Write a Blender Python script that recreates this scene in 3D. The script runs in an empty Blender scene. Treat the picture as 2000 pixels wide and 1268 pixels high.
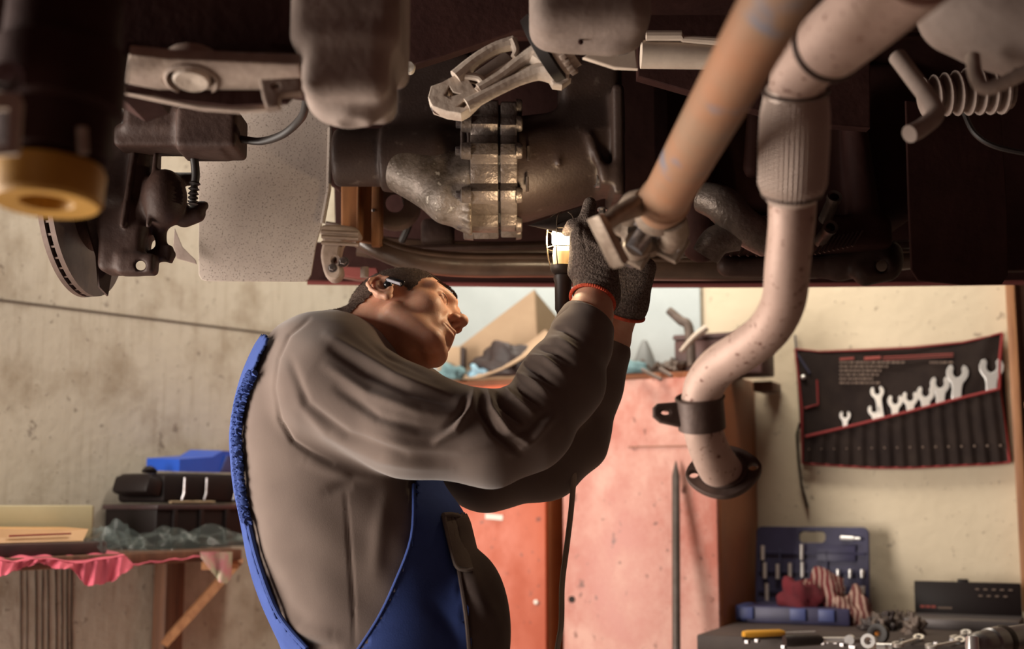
import bpy, bmesh, math, random
import numpy as np
from mathutils import Vector, Matrix, Euler
random.seed(7); np.random.seed(7)
scn = bpy.context.scene
COL = scn.collection

# ------------------------------------------------------------------ camera
FPX = 2500.0                      # focal length in pixels of the 2000 x 1268 frame (45 mm on 36 mm)
HZ = 980.0                        # eye-level row
CZ = 1.22                         # camera height
PITCH = math.atan2(HZ - 634.0, FPX)
cam_d = bpy.data.cameras.new('camera'); cam = bpy.data.objects.new('camera', cam_d); COL.objects.link(cam)
cam.location = (0, 0, CZ); cam.rotation_euler = (math.pi/2 + PITCH, 0, 0)
cam_d.sensor_width = 36; cam_d.lens = 45; cam_d.clip_start = 0.02
cam_d.dof.use_dof = True; cam_d.dof.focus_distance = 2.25; cam_d.dof.aperture_fstop = 2.8
scn.camera = cam

# ------------------------------------------------------------------ world and lights
scn.view_settings.view_transform = 'Standard'; scn.view_settings.look = 'None'
scn.view_settings.gamma = 1; scn.view_settings.use_curve_mapping = False
scn.view_settings.exposure = 0.05
world = bpy.data.worlds.new('world'); scn.world = world; world.use_nodes = True
world.node_tree.nodes['Background'].inputs[0].default_value = (1.0, 0.42, 0.36, 1)
world.node_tree.nodes['Background'].inputs[1].default_value = 0.055

def area(name, loc, target, sx, sy, power, color):
    l = bpy.data.lights.new(name, 'AREA'); l.shape = 'RECTANGLE'; l.size = sx; l.size_y = sy
    l.energy = power; l.color = color
    o = bpy.data.objects.new(name, l); COL.objects.link(o); o.location = loc
    o.rotation_euler = (Vector(target) - Vector(loc)).to_track_quat('-Z', 'Y').to_euler()
    return o
# daylight through the open workshop gate to the left of and behind the photographer
area('gate_daylight', (-2.2, 1.75, 1.20), (0.0, 2.40, 1.50), 1.2, 1.8, 130, (1.0, 0.90, 0.80))
# added overhead light beyond the bonnet, there to brighten the back wall
area('overhead_fill', (0.3, 3.45, 3.05), (0.75, 3.9, 0.6), 1.6, 0.3, 44, (1.0, 0.90, 0.76))
# a second added overhead light, there to brighten the left wall
area('overhead_fill', (-0.9, 2.5, 3.05), (-1.1, 3.0, 0.6), 0.3, 1.6, 30, (1.0, 0.90, 0.76))

# ------------------------------------------------------------------ pixel <-> place helpers
cp, sp = math.cos(PITCH), math.sin(PITCH)
def ray(px, py):
    xr = (px - 1000.0)/FPX; yu = (634.0 - py)/FPX
    return Vector((xr, cp - yu*sp, sp + yu*cp))
def at(px, py, Y):
    r = ray(px, py); k = Y/r.y
    return Vector((r.x*k, Y, CZ + r.z*k))
def proj(V):
    V = np.asarray(V, dtype=np.float64); x = V[:, 0]; y = V[:, 1]; z = V[:, 2] - CZ
    w = y*cp + z*sp; u = -y*sp + z*cp
    return 1000 + FPX*x/w, 634 - FPX*u/w

# wall frames: local x along the wall, local -y into the room
TB = Matrix.Translation((1.2, 3.9, 0)) @ Matrix.Rotation(math.radians(-25), 4, 'Z')      # back wall
TL = Matrix.Translation((-0.449, 4.67, 0)) @ Matrix.Rotation(math.radians(55), 4, 'Z')   # left wall
def onwall(T, px, py, d=0.0):
    """local coordinates (x, -d, z) where the sight line meets the plane at distance d from the wall"""
    Ti = T.inverted(); o = Ti @ Vector((0, 0, CZ)); r = Ti.to_3x3() @ ray(px, py)
    k = (-d - o.y)/r.y
    p = o + r*k
    return Vector((p.x, -d, p.z))

# ------------------------------------------------------------------ materials
MATS = {}
def pbr(name, c1, c2=None, rough=0.6, metal=0.0, scale=8, lo=0.35, hi=0.65, bump=0.0, bscale=120, spec=0.5,
        c3=None, scale3=30, lo3=0.6, hi3=0.7, stretch=(1, 1, 1), sss=0.0, rough2=None, emis=None, alpha=1.0, trans=0.0, detail=6, sheen=0.0):
    m = bpy.data.materials.new(name); m.use_nodes = True; nt = m.node_tree; N = nt.nodes; L = nt.links
    b = N['Principled BSDF']
    b.inputs['Roughness'].default_value = rough; b.inputs['Metallic'].default_value = metal
    b.inputs['Specular IOR Level'].default_value = spec
    b.inputs['Base Color'].default_value = (*c1, 1)
    tc = N.new('ShaderNodeTexCoord'); mp = N.new('ShaderNodeMapping'); mp.inputs['Scale'].default_value = stretch
    L.new(tc.outputs['Object'], mp.inputs['Vector'])
    src = None
    if c2 is not None:
        n = N.new('ShaderNodeTexNoise'); n.inputs['Scale'].default_value = scale; n.inputs['Detail'].default_value = detail
        n.inputs['Roughness'].default_value = 0.65
        L.new(mp.outputs[0], n.inputs['Vector'])
        r = N.new('ShaderNodeMapRange'); r.inputs[1].default_value = lo; r.inputs[2].default_value = hi
        L.new(n.outputs[0], r.inputs[0])
        mx = N.new('ShaderNodeMix'); mx.data_type = 'RGBA'
        mx.inputs[6].default_value = (*c1, 1); mx.inputs[7].default_value = (*c2, 1)
        L.new(r.outputs[0], mx.inputs[0]); src = mx.outputs[2]
        if rough2 is not None:
            rr = N.new('ShaderNodeMapRange'); rr.inputs[3].default_value = rough; rr.inputs[4].default_value = rough2
            L.new(r.outputs[0], rr.inputs[0]); L.new(rr.outputs[0], b.inputs['Roughness'])
        if c3 is not None:
            n3 = N.new('ShaderNodeTexNoise'); n3.inputs['Scale'].default_value = scale3; n3.inputs['Detail'].default_value = 4
            L.new(mp.outputs[0], n3.inputs['Vector'])
            r3 = N.new('ShaderNodeMapRange'); r3.inputs[1].default_value = lo3; r3.inputs[2].default_value = hi3
            L.new(n3.outputs[0], r3.inputs[0])
            m3 = N.new('ShaderNodeMix'); m3.data_type = 'RGBA'; m3.inputs[7].default_value = (*c3, 1)
            L.new(r3.outputs[0], m3.inputs[0]); L.new(src, m3.inputs[6]); src = m3.outputs[2]
        L.new(src, b.inputs['Base Color'])
    if bump:
        nb = N.new('ShaderNodeTexNoise'); nb.inputs['Scale'].default_value = bscale; nb.inputs['Detail'].default_value = 5
        L.new(mp.outputs[0], nb.inputs['Vector'])
        bp = N.new('ShaderNodeBump'); bp.inputs['Strength'].default_value = bump; bp.inputs['Distance'].default_value = 0.004
        L.new(nb.outputs[0], bp.inputs['Height']); L.new(bp.outputs[0], b.inputs['Normal'])
    if sss:
        b.inputs['Subsurface Weight'].default_value = sss; b.inputs['Subsurface Radius'].default_value = (0.012, 0.004, 0.002)
        b.inputs['Subsurface Scale'].default_value = 1.0
    if emis:
        b.inputs['Emission Color'].default_value = (*emis[0], 1); b.inputs['Emission Strength'].default_value = emis[1]
    if trans: b.inputs['Transmission Weight'].default_value = trans
    if alpha < 1: b.inputs['Alpha'].default_value = alpha
    if sheen: b.inputs['Sheen Weight'].default_value = sheen
    MATS[name] = m
    return m

# ------------------------------------------------------------------ object helpers
WLOC = {}
def _parent(o, parent, c):
    o.location = c; WLOC[o] = Vector(c)
    if parent is not None:
        o.parent = parent; o.matrix_parent_inverse = Matrix.Translation(-WLOC[parent])
def tag(o, label=None, cat=None, group=None, kind=None):
    if label: o['label'] = label
    if cat: o['category'] = cat
    if group: o['group'] = group
    if kind: o['kind'] = kind
    return o
def thing(name, loc, label, cat, group=None):
    o = bpy.data.objects.new(name, None); COL.objects.link(o); o.empty_display_size = 0.05
    o.location = loc; WLOC[o] = Vector(loc)
    return tag(o, label, cat, group)
def link_mesh(name, me, mat, parent=None, smooth=True):
    n = len(me.vertices); co = np.empty(n*3, np.float32); me.vertices.foreach_get('co', co); co = co.reshape(-1, 3)
    c = (co.min(0) + co.max(0))/2 if n else np.zeros(3)
    me.vertices.foreach_set('co', (co - c).astype(np.float32).ravel())
    if smooth is True: me.polygons.foreach_set('use_smooth', [True]*len(me.polygons))
    me.materials.clear(); me.materials.append(mat if not isinstance(mat, str) else MATS[mat])
    me.update()
    o = bpy.data.objects.new(name, me); COL.objects.link(o)
    _parent(o, parent, Vector([float(v) for v in c]))
    return o
def auto_smooth(o, deg=35):
    me = o.data; bm = bmesh.new(); bm.from_mesh(me)
    for f in bm.faces: f.smooth = True
    for e in bm.edges:
        if len(e.link_faces) == 2 and e.calc_face_angle(0) > math.radians(deg): e.smooth = False
    bm.to_mesh(me); bm.free()
    return o

class MB:
    """collects shapes for one mesh object; T places the local frame in the world"""
    def __init__(s, T=None): s.bm = bmesh.new(); s.T = T or Matrix.Identity(4)
    def box(s, c, size, rot=None, bev=0.0, seg=2):
        r = bmesh.ops.create_cube(s.bm, size=1.0); vs = r['verts']
        M = Matrix.Translation(Vector(c)) @ (rot.to_4x4() if rot is not None else Matrix.Identity(4)) @ Matrix.Diagonal((*size, 1))
        bmesh.ops.transform(s.bm, matrix=M, verts=vs)
        if bev:
            es = list({e for v in vs for e in v.link_edges})
            bmesh.ops.bevel(s.bm, geom=es, offset=bev, segments=seg, profile=0.5, affect='EDGES')
        return s
    def tube(s, path, rad, seg=14, caps=True, closed=False, flat=1.0, upv=None):
        P = [Vector(p) for p in path]; n = len(P)
        R = rad if isinstance(rad, (list, tuple)) else [rad]*n
        rings = []; prev = None
        for i in range(n):
            if closed: t = P[(i+1) % n] - P[i-1]
            else: t = P[min(i+1, n-1)] - P[max(i-1, 0)]
            t.normalize()
            if prev is None:
                a = Vector(upv) if upv is not None else (Vector((0, 0, 1)) if abs(t.z) < 0.9 else Vector((1, 0, 0)))
                u = (a - t*a.dot(t)).normalized()
            else:
                u = (prev - t*prev.dot(t)).normalized()
            prev = u; w = t.cross(u)
            rings.append([s.bm.verts.new(P[i] + (u*math.cos(k*2*math.pi/seg)*flat + w*math.sin(k*2*math.pi/seg))*R[i]) for k in range(seg)])
        m = n if closed else n-1
        for i in range(m):
            A = rings[i]; B = rings[(i+1) % n]
            for k in range(seg):
                s.bm.faces.new((A[k], A[(k+1) % seg], B[(k+1) % seg], B[k]))
        if caps and not closed:
            s.bm.faces.new(rings[0][::-1]); s.bm.faces.new(rings[-1])
        return s
    def cyl(s, a, b, r0, r1=None, seg=20):
        a = Vector(a); b = Vector(b)
        return s.tube([a, b], [r0, r0 if r1 is None else r1], seg)
    def lathe(s, base, axis, prof, seg=32, a0=0.0, a1=2*math.pi):
        """prof: list of (distance along axis, radius)"""
        base = Vector(base); ax = Vector(axis).normalized()
        u = ax.orthogonal().normalized(); w = ax.cross(u); full = abs(a1 - a0 - 2*math.pi) < 1e-6
        k = seg if full else seg+1
        rings = [[s.bm.verts.new(base + ax*h + (u*math.cos(a0+(a1-a0)*j/seg) + w*math.sin(a0+(a1-a0)*j/seg))*max(r, 1e-5)) for j in range(k)] for h, r in prof]
        for A, B in zip(rings[:-1], rings[1:]):
            for j in range(seg if full else seg):
                s.bm.faces.new((A[j], A[(j+1) % k], B[(j+1) % k], B[j]))
        return s
    def ball(s, c, r, seg=16, ring=10):
        rr = bmesh.ops.create_uvsphere(s.bm, u_segments=seg, v_segments=ring, radius=1.0)
        rv = r if isinstance(r, (tuple, list)) else (r, r, r)
        bmesh.ops.transform(s.bm, matrix=Matrix.Translation(Vector(c)) @ Matrix.Diagonal((*rv, 1)), verts=rr['verts'])
        return s
    def prism(s, poly, d):
        """polygon (list of 3-D points) extruded by vector d"""
        d = Vector(d); A = [s.bm.verts.new(Vector(p)) for p in poly]; B = [s.bm.verts.new(Vector(p)+d) for p in poly]; n = len(A)
        s.bm.faces.new(A); s.bm.faces.new(B[::-1])
        for i in range(n): s.bm.faces.new((A[i], B[i], B[(i+1) % n], A[(i+1) % n]))
        return s
    def grid(s, fn, nu, nv, thick=0.0):
        V = [[s.bm.verts.new(Vector(fn(i/nu, j/nv))) for j in range(nv+1)] for i in range(nu+1)]
        F = [s.bm.faces.new((V[i][j], V[i+1][j], V[i+1][j+1], V[i][j+1])) for i in range(nu) for j in range(nv)]
        if thick:
            P = np.array([[tuple(v.co) for v in r] for r in V])
            gu = np.gradient(P, axis=0); gv = np.gradient(P, axis=1); nn = np.cross(gu, gv); nn /= np.maximum(np.linalg.norm(nn, axis=2), 1e-9)[:, :, None]
            B = [[s.bm.verts.new(Vector(P[a][b] + nn[a][b]*thick)) for b in range(nv+1)] for a in range(nu+1)]
            for i in range(nu):
                for j in range(nv): s.bm.faces.new((B[i][j], B[i][j+1], B[i+1][j+1], B[i+1][j]))
            rim = [(i, 0) for i in range(nu)] + [(nu, j) for j in range(nv)] + [(i, nv) for i in range(nu, 0, -1)] + [(0, j) for j in range(nv, 0, -1)]
            for a, b in zip(rim, rim[1:] + rim[:1]):
                s.bm.faces.new((V[b[0]][b[1]], V[a[0]][a[1]], B[a[0]][a[1]], B[b[0]][b[1]]))
        return s
    def build(s, name, mat, parent=None, smooth=None, sharp=35):
        bmesh.ops.recalc_face_normals(s.bm, faces=s.bm.faces)
        bmesh.ops.transform(s.bm, matrix=s.T, verts=s.bm.verts)
        s.bm.normal_update()
        if sharp:
            for f in s.bm.faces: f.smooth = True
            for e in s.bm.edges:
                if len(e.link_faces) == 2 and e.calc_face_angle(0) > math.radians(sharp): e.smooth = False
        me = bpy.data.meshes.new(name); s.bm.to_mesh(me); s.bm.free()
        return link_mesh(name, me, mat, parent, smooth)

def spline(pts, n=8, closed=False):
    """Catmull-Rom through points (any dimension)"""
    P = [Vector(p) for p in pts]; out = []; m = len(P)
    rng = range(m) if closed else range(m-1)
    for i in rng:
        if closed: p0, p1, p2, p3 = P[i-1], P[i], P[(i+1) % m], P[(i+2) % m]
        else: p0, p1, p2, p3 = P[max(i-1, 0)], P[i], P[i+1], P[min(i+2, m-1)]
        for k in range(n):
            t = k/n
            out.append(0.5*((2*p1) + (p2-p0)*t + (2*p0-5*p1+4*p2-p3)*t*t + (3*p1-p0-3*p2+p3)*t**3))
    if not closed: out.append(P[-1].copy())
    return out
def lerps(vals, n):
    out = []
    for i in range(len(vals)-1):
        for k in range(n): out.append(vals[i] + (vals[i+1]-vals[i])*k/n)
    out.append(vals[-1]); return out

def plate_local(name, outline, holes, thick, bev, T, mat, parent=None, smooth_n=0):
    """flat 2-D outline with holes, filled and extruded along local z; T maps it into the world"""
    cu = bpy.data.curves.new(name, 'CURVE'); cu.dimensions = '2D'; cu.fill_mode = 'BOTH'
    cu.extrude = max(thick/2 - bev, 1e-5); cu.bevel_depth = bev; cu.bevel_resolution = 1; cu.offset = -bev
    for loop in [outline] + list(holes):
        pts = [Vector(p[:2]) for p in loop]
        if smooth_n and len(pts) > 3: pts = spline(pts, smooth_n, True)
        sp_ = cu.splines.new('POLY'); sp_.points.add(len(pts)-1)
        for q, p in zip(sp_.points, pts): q.co = (p.x, p.y, 0, 1)
        sp_.use_cyclic_u = True
    o = bpy.data.objects.new(name+'_tmp', cu); COL.objects.link(o)
    dg = bpy.context.evaluated_depsgraph_get()
    me = bpy.data.meshes.new_from_object(o.evaluated_get(dg))
    bpy.data.objects.remove(o); bpy.data.curves.remove(cu)
    me.transform(T); me.name = name
    if T.to_3x3().determinant() < 0: me.flip_normals()
    return auto_smooth(link_mesh(name, me, mat, parent, None))
def circ(cx, cy, rx, ry=None, n=20):
    ry = rx if ry is None else ry
    return [(cx + rx*math.cos(2*math.pi*k/n), cy + ry*math.sin(2*math.pi*k/n)) for k in range(n)]
def plate(name, pts, Y, thick, mat, parent=None, holes=(), bev=0.0015, sm=0, tilt=0.0, yaw=0.0):
    """plate facing the viewer's side, its outline given where it is seen, standing at distance Y; yaw / tilt turn it about its middle"""
    W = [at(x, y, Y) for x, y in pts]; c = sum(W, Vector())/len(W)
    loc = lambda q: (at(q[0], q[1], Y).x - c.x, at(q[0], q[1], Y).z - c.z)
    T = Matrix.Translation(c + Vector((0, thick/2, 0))) @ Matrix.Rotation(yaw, 4, 'Z') @ Matrix.Rotation(tilt, 4, 'X') @ Matrix.Rotation(math.pi/2, 4, 'X')
    return plate_local(name, [loc(q) for q in pts], [[loc(q) for q in h] for h in holes], thick, bev, T, mat, parent, sm)

def plate_on(name, pts, point, normal, thick, mat, parent=None, holes=(), bev=0.0015, sm=0):
    """plate lying in the plane through point with the given normal (its seen side)"""
    n = Vector(normal).normalized(); o = Vector((0, 0, CZ)); p0 = Vector(point)
    e1 = Vector((1, 0, 0)); e1 = (e1 - n*e1.dot(n)).normalized(); e2 = n.cross(e1)
    def loc(q):
        r = ray(*q); p = o + r*((p0-o).dot(n)/r.dot(n)) - p0; return (p.dot(e1), p.dot(e2))
    T = Matrix.Translation(p0 - n*thick/2) @ Matrix((e1, e2, n)).transposed().to_4x4()
    return plate_local(name, [loc(q) for q in pts], [[loc(q) for q in h] for h in holes], thick, bev, T, mat, parent, sm)

# ------------------------------------------------------------------ smooth solids (distance fields meshed with surface nets)
def seg(P, a, b, ra, rb):
    X, Y, Z = P; ax, ay, az = a; bx, by, bz = (b[0]-ax, b[1]-ay, b[2]-az); L = bx*bx+by*by+bz*bz + 1e-12
    px, py, pz = X-ax, Y-ay, Z-az
    h = np.clip((px*bx+py*by+pz*bz)/L, 0, 1)
    return np.sqrt((px-h*bx)**2 + (py-h*by)**2 + (pz-h*bz)**2) - (ra + (rb-ra)*h)
def ell(P, c, r):
    X, Y, Z = P; x, y, z = X-c[0], Y-c[1], Z-c[2]
    k0 = np.sqrt((x/r[0])**2 + (y/r[1])**2 + (z/r[2])**2); k1 = np.sqrt((x/r[0]**2)**2 + (y/r[1]**2)**2 + (z/r[2]**2)**2)
    return k0*(k0-1)/np.maximum(k1, 1e-6)
def rbox(P, c, h, r):
    X, Y, Z = P; x, y, z = np.abs(X-c[0])-h[0]+r, np.abs(Y-c[1])-h[1]+r, np.abs(Z-c[2])-h[2]+r
    return np.sqrt(np.maximum(x, 0)**2+np.maximum(y, 0)**2+np.maximum(z, 0)**2) + np.minimum(np.maximum(np.maximum(x, y), z), 0) - r
def smin(a, b, k):
    h = np.clip(0.5+0.5*(b-a)/k, 0, 1); return b + (a-b)*h - k*h*(1-h)
def smax(a, b, k): return -smin(-a, -b, k)

def nets(fn, lo, hi, h):
    lo = np.array(lo, float); hi = np.array(hi, float); n = np.ceil((hi-lo)/h).astype(int)+1
    ax = [(lo[i] + h*np.arange(n[i])).astype(np.float32) for i in range(3)]
    P = (ax[0][:, None, None], ax[1][None, :, None], ax[2][None, None, :])
    F = np.broadcast_to(fn(P), tuple(n)).astype(np.float32)
    S = F < 0
    c = np.zeros(tuple(n-1), np.int8)
    for i in (0, 1):
        for j in (0, 1):
            for k in (0, 1): c += S[i:n[0]-1+i, j:n[1]-1+j, k:n[2]-1+k]
    act = np.argwhere((c > 0) & (c < 8)); idx = -np.ones(tuple(n-1), np.int64); idx[tuple(act.T)] = np.arange(len(act))
    acc = np.zeros((len(act), 3)); cnt = np.zeros(len(act))
    cor = [(i, j, k) for i in (0, 1) for j in (0, 1) for k in (0, 1)]
    for a in cor:
        for axis in range(3):
            if a[axis]: continue
            b = list(a); b[axis] = 1
            fa = F[act[:, 0]+a[0], act[:, 1]+a[1], act[:, 2]+a[2]]; fb = F[act[:, 0]+b[0], act[:, 1]+b[1], act[:, 2]+b[2]]
            m = (fa < 0) != (fb < 0); t = np.where(m, fa/np.where(m, fa-fb, 1), 0)
            p = np.array(a, float)[None, :] + np.eye(3)[axis][None, :]*t[:, None]
            acc[m] += p[m]; cnt[m] += 1
    V = lo + (act + acc/cnt[:, None])*h
    Q = []
    for axis in range(3):
        o1, o2 = (axis+1) % 3, (axis+2) % 3
        sl = [slice(None)]*3; sl[axis] = slice(0, n[axis]-1); A = S[tuple(sl)]
        sl[axis] = slice(1, n[axis]); B = S[tuple(sl)]
        e = np.argwhere(A != B)
        e = e[(e[:, o1] > 0) & (e[:, o2] > 0) & (e[:, o1] < n[o1]-1) & (e[:, o2] < n[o2]-1)]
        d1 = np.eye(3, dtype=int)[o1]; d2 = np.eye(3, dtype=int)[o2]
        q = np.stack([idx[tuple((e-d1-d2).T)], idx[tuple((e-d2).T)], idx[tuple(e.T)], idx[tuple((e-d1).T)]], 1)
        fl = ~A[tuple(e.T)]; q[fl] = q[fl][:, ::-1]; Q.append(q)
    return V, np.concatenate(Q)
def np_mesh(name, V, Q):
    me = bpy.data.meshes.new(name); k = Q.shape[1]
    me.vertices.add(len(V)); me.vertices.foreach_set('co', np.asarray(V, np.float32).ravel())
    me.loops.add(Q.size); me.loops.foreach_set('vertex_index', Q.astype(np.int32).ravel())
    me.polygons.add(len(Q)); me.polygons.foreach_set('loop_start', (np.arange(len(Q))*k).astype(np.int32))
    me.update(calc_edges=True); me.validate()
    return me
def normals(V, Q):
    n = np.cross(V[Q[:, 2]]-V[Q[:, 0]], V[Q[:, 3]]-V[Q[:, 1]]); out = np.zeros_like(V)
    for k in range(4): np.add.at(out, Q[:, k], n)
    return out/np.maximum(np.linalg.norm(out, axis=1), 1e-9)[:, None]
def relax(V, Q, it=2, lam=0.5):
    for _ in range(it):
        acc = np.zeros_like(V); cnt = np.zeros(len(V))
        for k in range(4):
            for j in (1, 3):
                np.add.at(acc, Q[:, k], V[Q[:, (k+j) % 4]]); np.add.at(cnt, Q[:, k], 1)
        V = V + lam*(acc/np.maximum(cnt, 1)[:, None] - V)
    return V
def keep(V, Q, mask):
    f = mask[Q].all(1); Q = Q[f]; u = np.unique(Q); r = -np.ones(len(V), np.int64); r[u] = np.arange(len(u))
    return V[u], r[Q]
def pdist(px, py, line):
    """distance to a polyline and the fraction along it"""
    best = np.full(px.shape, 1e9); tt = np.zeros(px.shape); L = [math.dist(a, b) for a, b in zip(line[:-1], line[1:])]; tot = sum(L); s0 = 0
    for a, b, l in zip(line[:-1], line[1:], L):
        ux, uy = (b[0]-a[0])/l, (b[1]-a[1])/l
        h = np.clip((px-a[0])*ux + (py-a[1])*uy, 0, l)
        d = np.hypot(px-a[0]-h*ux, py-a[1]-h*uy); m = d < best
        best = np.where(m, d, best); tt = np.where(m, (s0+h)/tot, tt); s0 += l
    return best, tt
def crease(V, Q, folds):
    N = normals(V, Q); px, py = proj(V); view = V - np.array([0, 0, CZ]); view /= np.linalg.norm(view, axis=1)[:, None]
    face = np.clip(-(N*view).sum(1)*1.5, 0, 1); D = np.zeros(len(V))
    for line, w, amp in folds:
        d, t = pdist(px, py, line)
        D += amp*np.exp(-(d/w)**2)*np.sqrt(np.clip(np.sin(np.pi*np.clip(t*0.96+0.02, 0, 1)), 0, 1))
    return V + N*(D*face)[:, None]
# ------------------------------------------------------------------ the setting
def wall_mat(name, base, stain, speck, top_scale=2.2, amount=0.5, drips=True, streak=0.4):
    m = bpy.data.materials.new(name); m.use_nodes = True; nt = m.node_tree; N = nt.nodes; L = nt.links; b = N['Principled BSDF']
    b.inputs['Roughness'].default_value = 0.75
    tc = N.new('ShaderNodeTexCoord')
    def layer(src, col, scale, lo, hi, st=(1, 1, 1), fac=1.0, detail=6):
        mp = N.new('ShaderNodeMapping'); mp.inputs['Scale'].default_value = st; L.new(tc.outputs['Object'], mp.inputs[0])
        n = N.new('ShaderNodeTexNoise'); n.inputs['Scale'].default_value = scale; n.inputs['Detail'].default_value = detail; n.inputs['Roughness'].default_value = 0.62
        L.new(mp.outputs[0], n.inputs['Vector'])
        r = N.new('ShaderNodeMapRange'); r.inputs[1].default_value = lo; r.inputs[2].default_value = hi; r.inputs[4].default_value = fac
        L.new(n.outputs[0], r.inputs[0])
        x = N.new('ShaderNodeMix'); x.data_type = 'RGBA'; x.inputs[7].default_value = (*col, 1); L.new(r.outputs[0], x.inputs[0])
        if isinstance(src, tuple): x.inputs[6].default_value = (*src, 1)
        else: L.new(src, x.inputs[6])
        return x.outputs[2]
    s = layer(base, stain, top_scale, 0.48, 0.72, fac=amount)
    if drips: s = layer(s, stain, 7, 0.50, 0.72, (6, 6, 0.5), streak)
    s = layer(s, speck, 22, 0.66, 0.71, fac=0.55, detail=3)
    s = layer(s, speck, 60, 0.68, 0.73, fac=0.5, detail=2)
    L.new(s, b.inputs['Base Color'])
    nb = N.new('ShaderNodeTexNoise'); nb.inputs['Scale'].default_value = 30; nb.inputs['Detail'].default_value = 6
    L.new(tc.outputs['Object'], nb.inputs['Vector'])
    bp = N.new('ShaderNodeBump'); bp.inputs['Strength'].default_value = 0.25; bp.inputs['Distance'].default_value = 0.01
    L.new(nb.outputs[0], bp.inputs['Height']); L.new(bp.outputs[0], b.inputs['Normal'])
    MATS[name] = m
wall_mat('plaster_cream', (0.62, 0.53, 0.39), (0.48, 0.39, 0.27), (0.16, 0.11, 0.08), 1.4, 0.35, False)
wall_mat('plaster_grimy', (0.47, 0.42, 0.345), (0.23, 0.17, 0.11), (0.09, 0.06, 0.045), 3.4, 1.0, True, 0.32)
pbr('concrete', (0.42, 0.35, 0.30), (0.33, 0.27, 0.23), rough=0.8, scale=3, bump=0.3, bscale=40)
pbr('pale_blue_paint', (0.50, 0.57, 0.58), (0.42, 0.48, 0.49), rough=0.6, scale=3)
pbr('timber', (0.42, 0.20, 0.09), (0.26, 0.11, 0.05), rough=0.55, scale=6, stretch=(8, 8, 0.6), bump=0.15, bscale=30)
pbr('old_timber', (0.17, 0.075, 0.04), (0.08, 0.035, 0.02), rough=0.6, scale=5, stretch=(6, 6, 0.6), bump=0.2, bscale=30)
pbr('joint_dark', (0.10, 0.075, 0.055), rough=0.9)

def struct(o): return tag(o, kind='structure')
struct(MB().box((0.8, 1.8, -0.05), (9, 8, 0.1)).build('floor', 'concrete'))
struct(MB(TB).box((0.95, 0.05, 1.6), (5.6, 0.1, 3.2)).build('wall_back', 'plaster_cream'))
wl = struct(MB(TL).box((-1.15, 0.05, 1.6), (2.4, 0.1, 3.2)).build('wall_left', 'plaster_grimy'))
# joint between the wall boards of the left wall, sloping as it was nailed up
a = onwall(TL, -300, 549, 0.0); b = onwall(TL, 760, 680, 0.0)
mb = MB(TL); mb.tube([a + Vector((0, -0.001, 0)), b + Vector((0, -0.001, 0))], 0.003, 6); struct(mb.build('trim_1', 'joint_dark'))
# run-down stains of thick oil, on the wall below the shelf
pbr('oil_black', (0.035, 0.022, 0.016), rough=0.9, spec=0.1)
wl_st = MB(TL)
for x0, x1, r in ((41, 41, 3), (53, 52, 2.2), (70, 71, 3.5), (83, 82, 3), (94, 94, 3), (109, 110, 4), (121, 121, 3), (131, 132, 4.5), (140, 139, 4)):
    q = [onwall(TL, x0 + (x1-x0)*k/6 + random.uniform(-.7, .7), 1112 + 34*k, 0.0) for k in range(7)]
    wl_st.tube([p for p in q], [r*0.0007*random.uniform(.75, 1.25) for _ in q], 6)
o = wl_st.build('oil_drip', 'oil_black', wl); tag(o, 'black oil runs down the wall', kind='stuff')

# pale blue board on the back wall behind the cabinets
p0 = onwall(TB, 780, 480, 0.0); p1 = onwall(TB, 1368, 480, 0.0)
zt = 2.35; zb = 1.605
tag(MB(TB).box(((p0.x+p1.x)/2, -0.010, (zt+zb)/2), (p1.x-p0.x, 0.018, zt-zb), bev=0.002).build('wall_board', 'pale_blue_paint'),
    'pale blue painted board fixed to the wall above the red cabinets', 'board')
# door frame at the right-hand end of the back wall, with a shelf recess behind it
q0 = onwall(TB, 1981, 700, 0.03)
fr = thing('door_frame', TB @ Vector((q0.x, -0.03, 0)), 'orange-brown timber upright with shelves beside the wrench pouch', 'wooden post')
MB(TB).box((q0.x, -0.03, 1.76), (0.026, 0.06, 1.70), bev=0.003).build('post', 'timber', fr)
MB(TB).box((q0.x+0.28, -0.02, 1.498), (0.52, 0.05, 0.018), bev=0.002).build('rail', 'timber', fr)
MB(TB).box((q0.x+0.28, -0.005, 1.76), (0.52, 0.012, 1.70)).build('back_panel', 'old_timber', fr)
# ------------------------------------------------------------------ the mechanic
pbr('skin', (0.66, 0.38, 0.265), (0.56, 0.28, 0.185), rough=0.52, scale=30, lo=0.3, hi=0.75, bump=0.12, bscale=420, sss=0.25, spec=0.35)
pbr('hair_dark', (0.045, 0.026, 0.018), (0.09, 0.055, 0.04), rough=0.6, scale=140, bump=0.5, bscale=420)
pbr('sweatshirt_grey', (0.150, 0.112, 0.094), (0.115, 0.084, 0.071), rough=0.92, scale=5, bump=0.10, bscale=600, spec=0.15, sheen=0.25, detail=3)
pbr('overall_blue', (0.045, 0.078, 0.26), (0.033, 0.058, 0.20), rough=0.85, scale=8, bump=0.1, bscale=500, spec=0.2)
pbr('overall_patch', (0.10, 0.075, 0.065), (0.075, 0.055, 0.05), rough=0.9, scale=12, bump=0.1, bscale=500, spec=0.2)
pbr('pocket_cloth', (0.15, 0.12, 0.10), (0.11, 0.085, 0.075), rough=0.9, scale=14, bump=0.1, bscale=500, spec=0.2)
pbr('glove_knit', (0.20, 0.155, 0.13), (0.085, 0.062, 0.052), rough=0.95, scale=260, bump=1.0, bscale=330, spec=0.15, detail=2)
pbr('cuff_red', (0.75, 0.11, 0.045), (0.55, 0.07, 0.03), rough=0.8, scale=200, bump=0.5, bscale=400)
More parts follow.
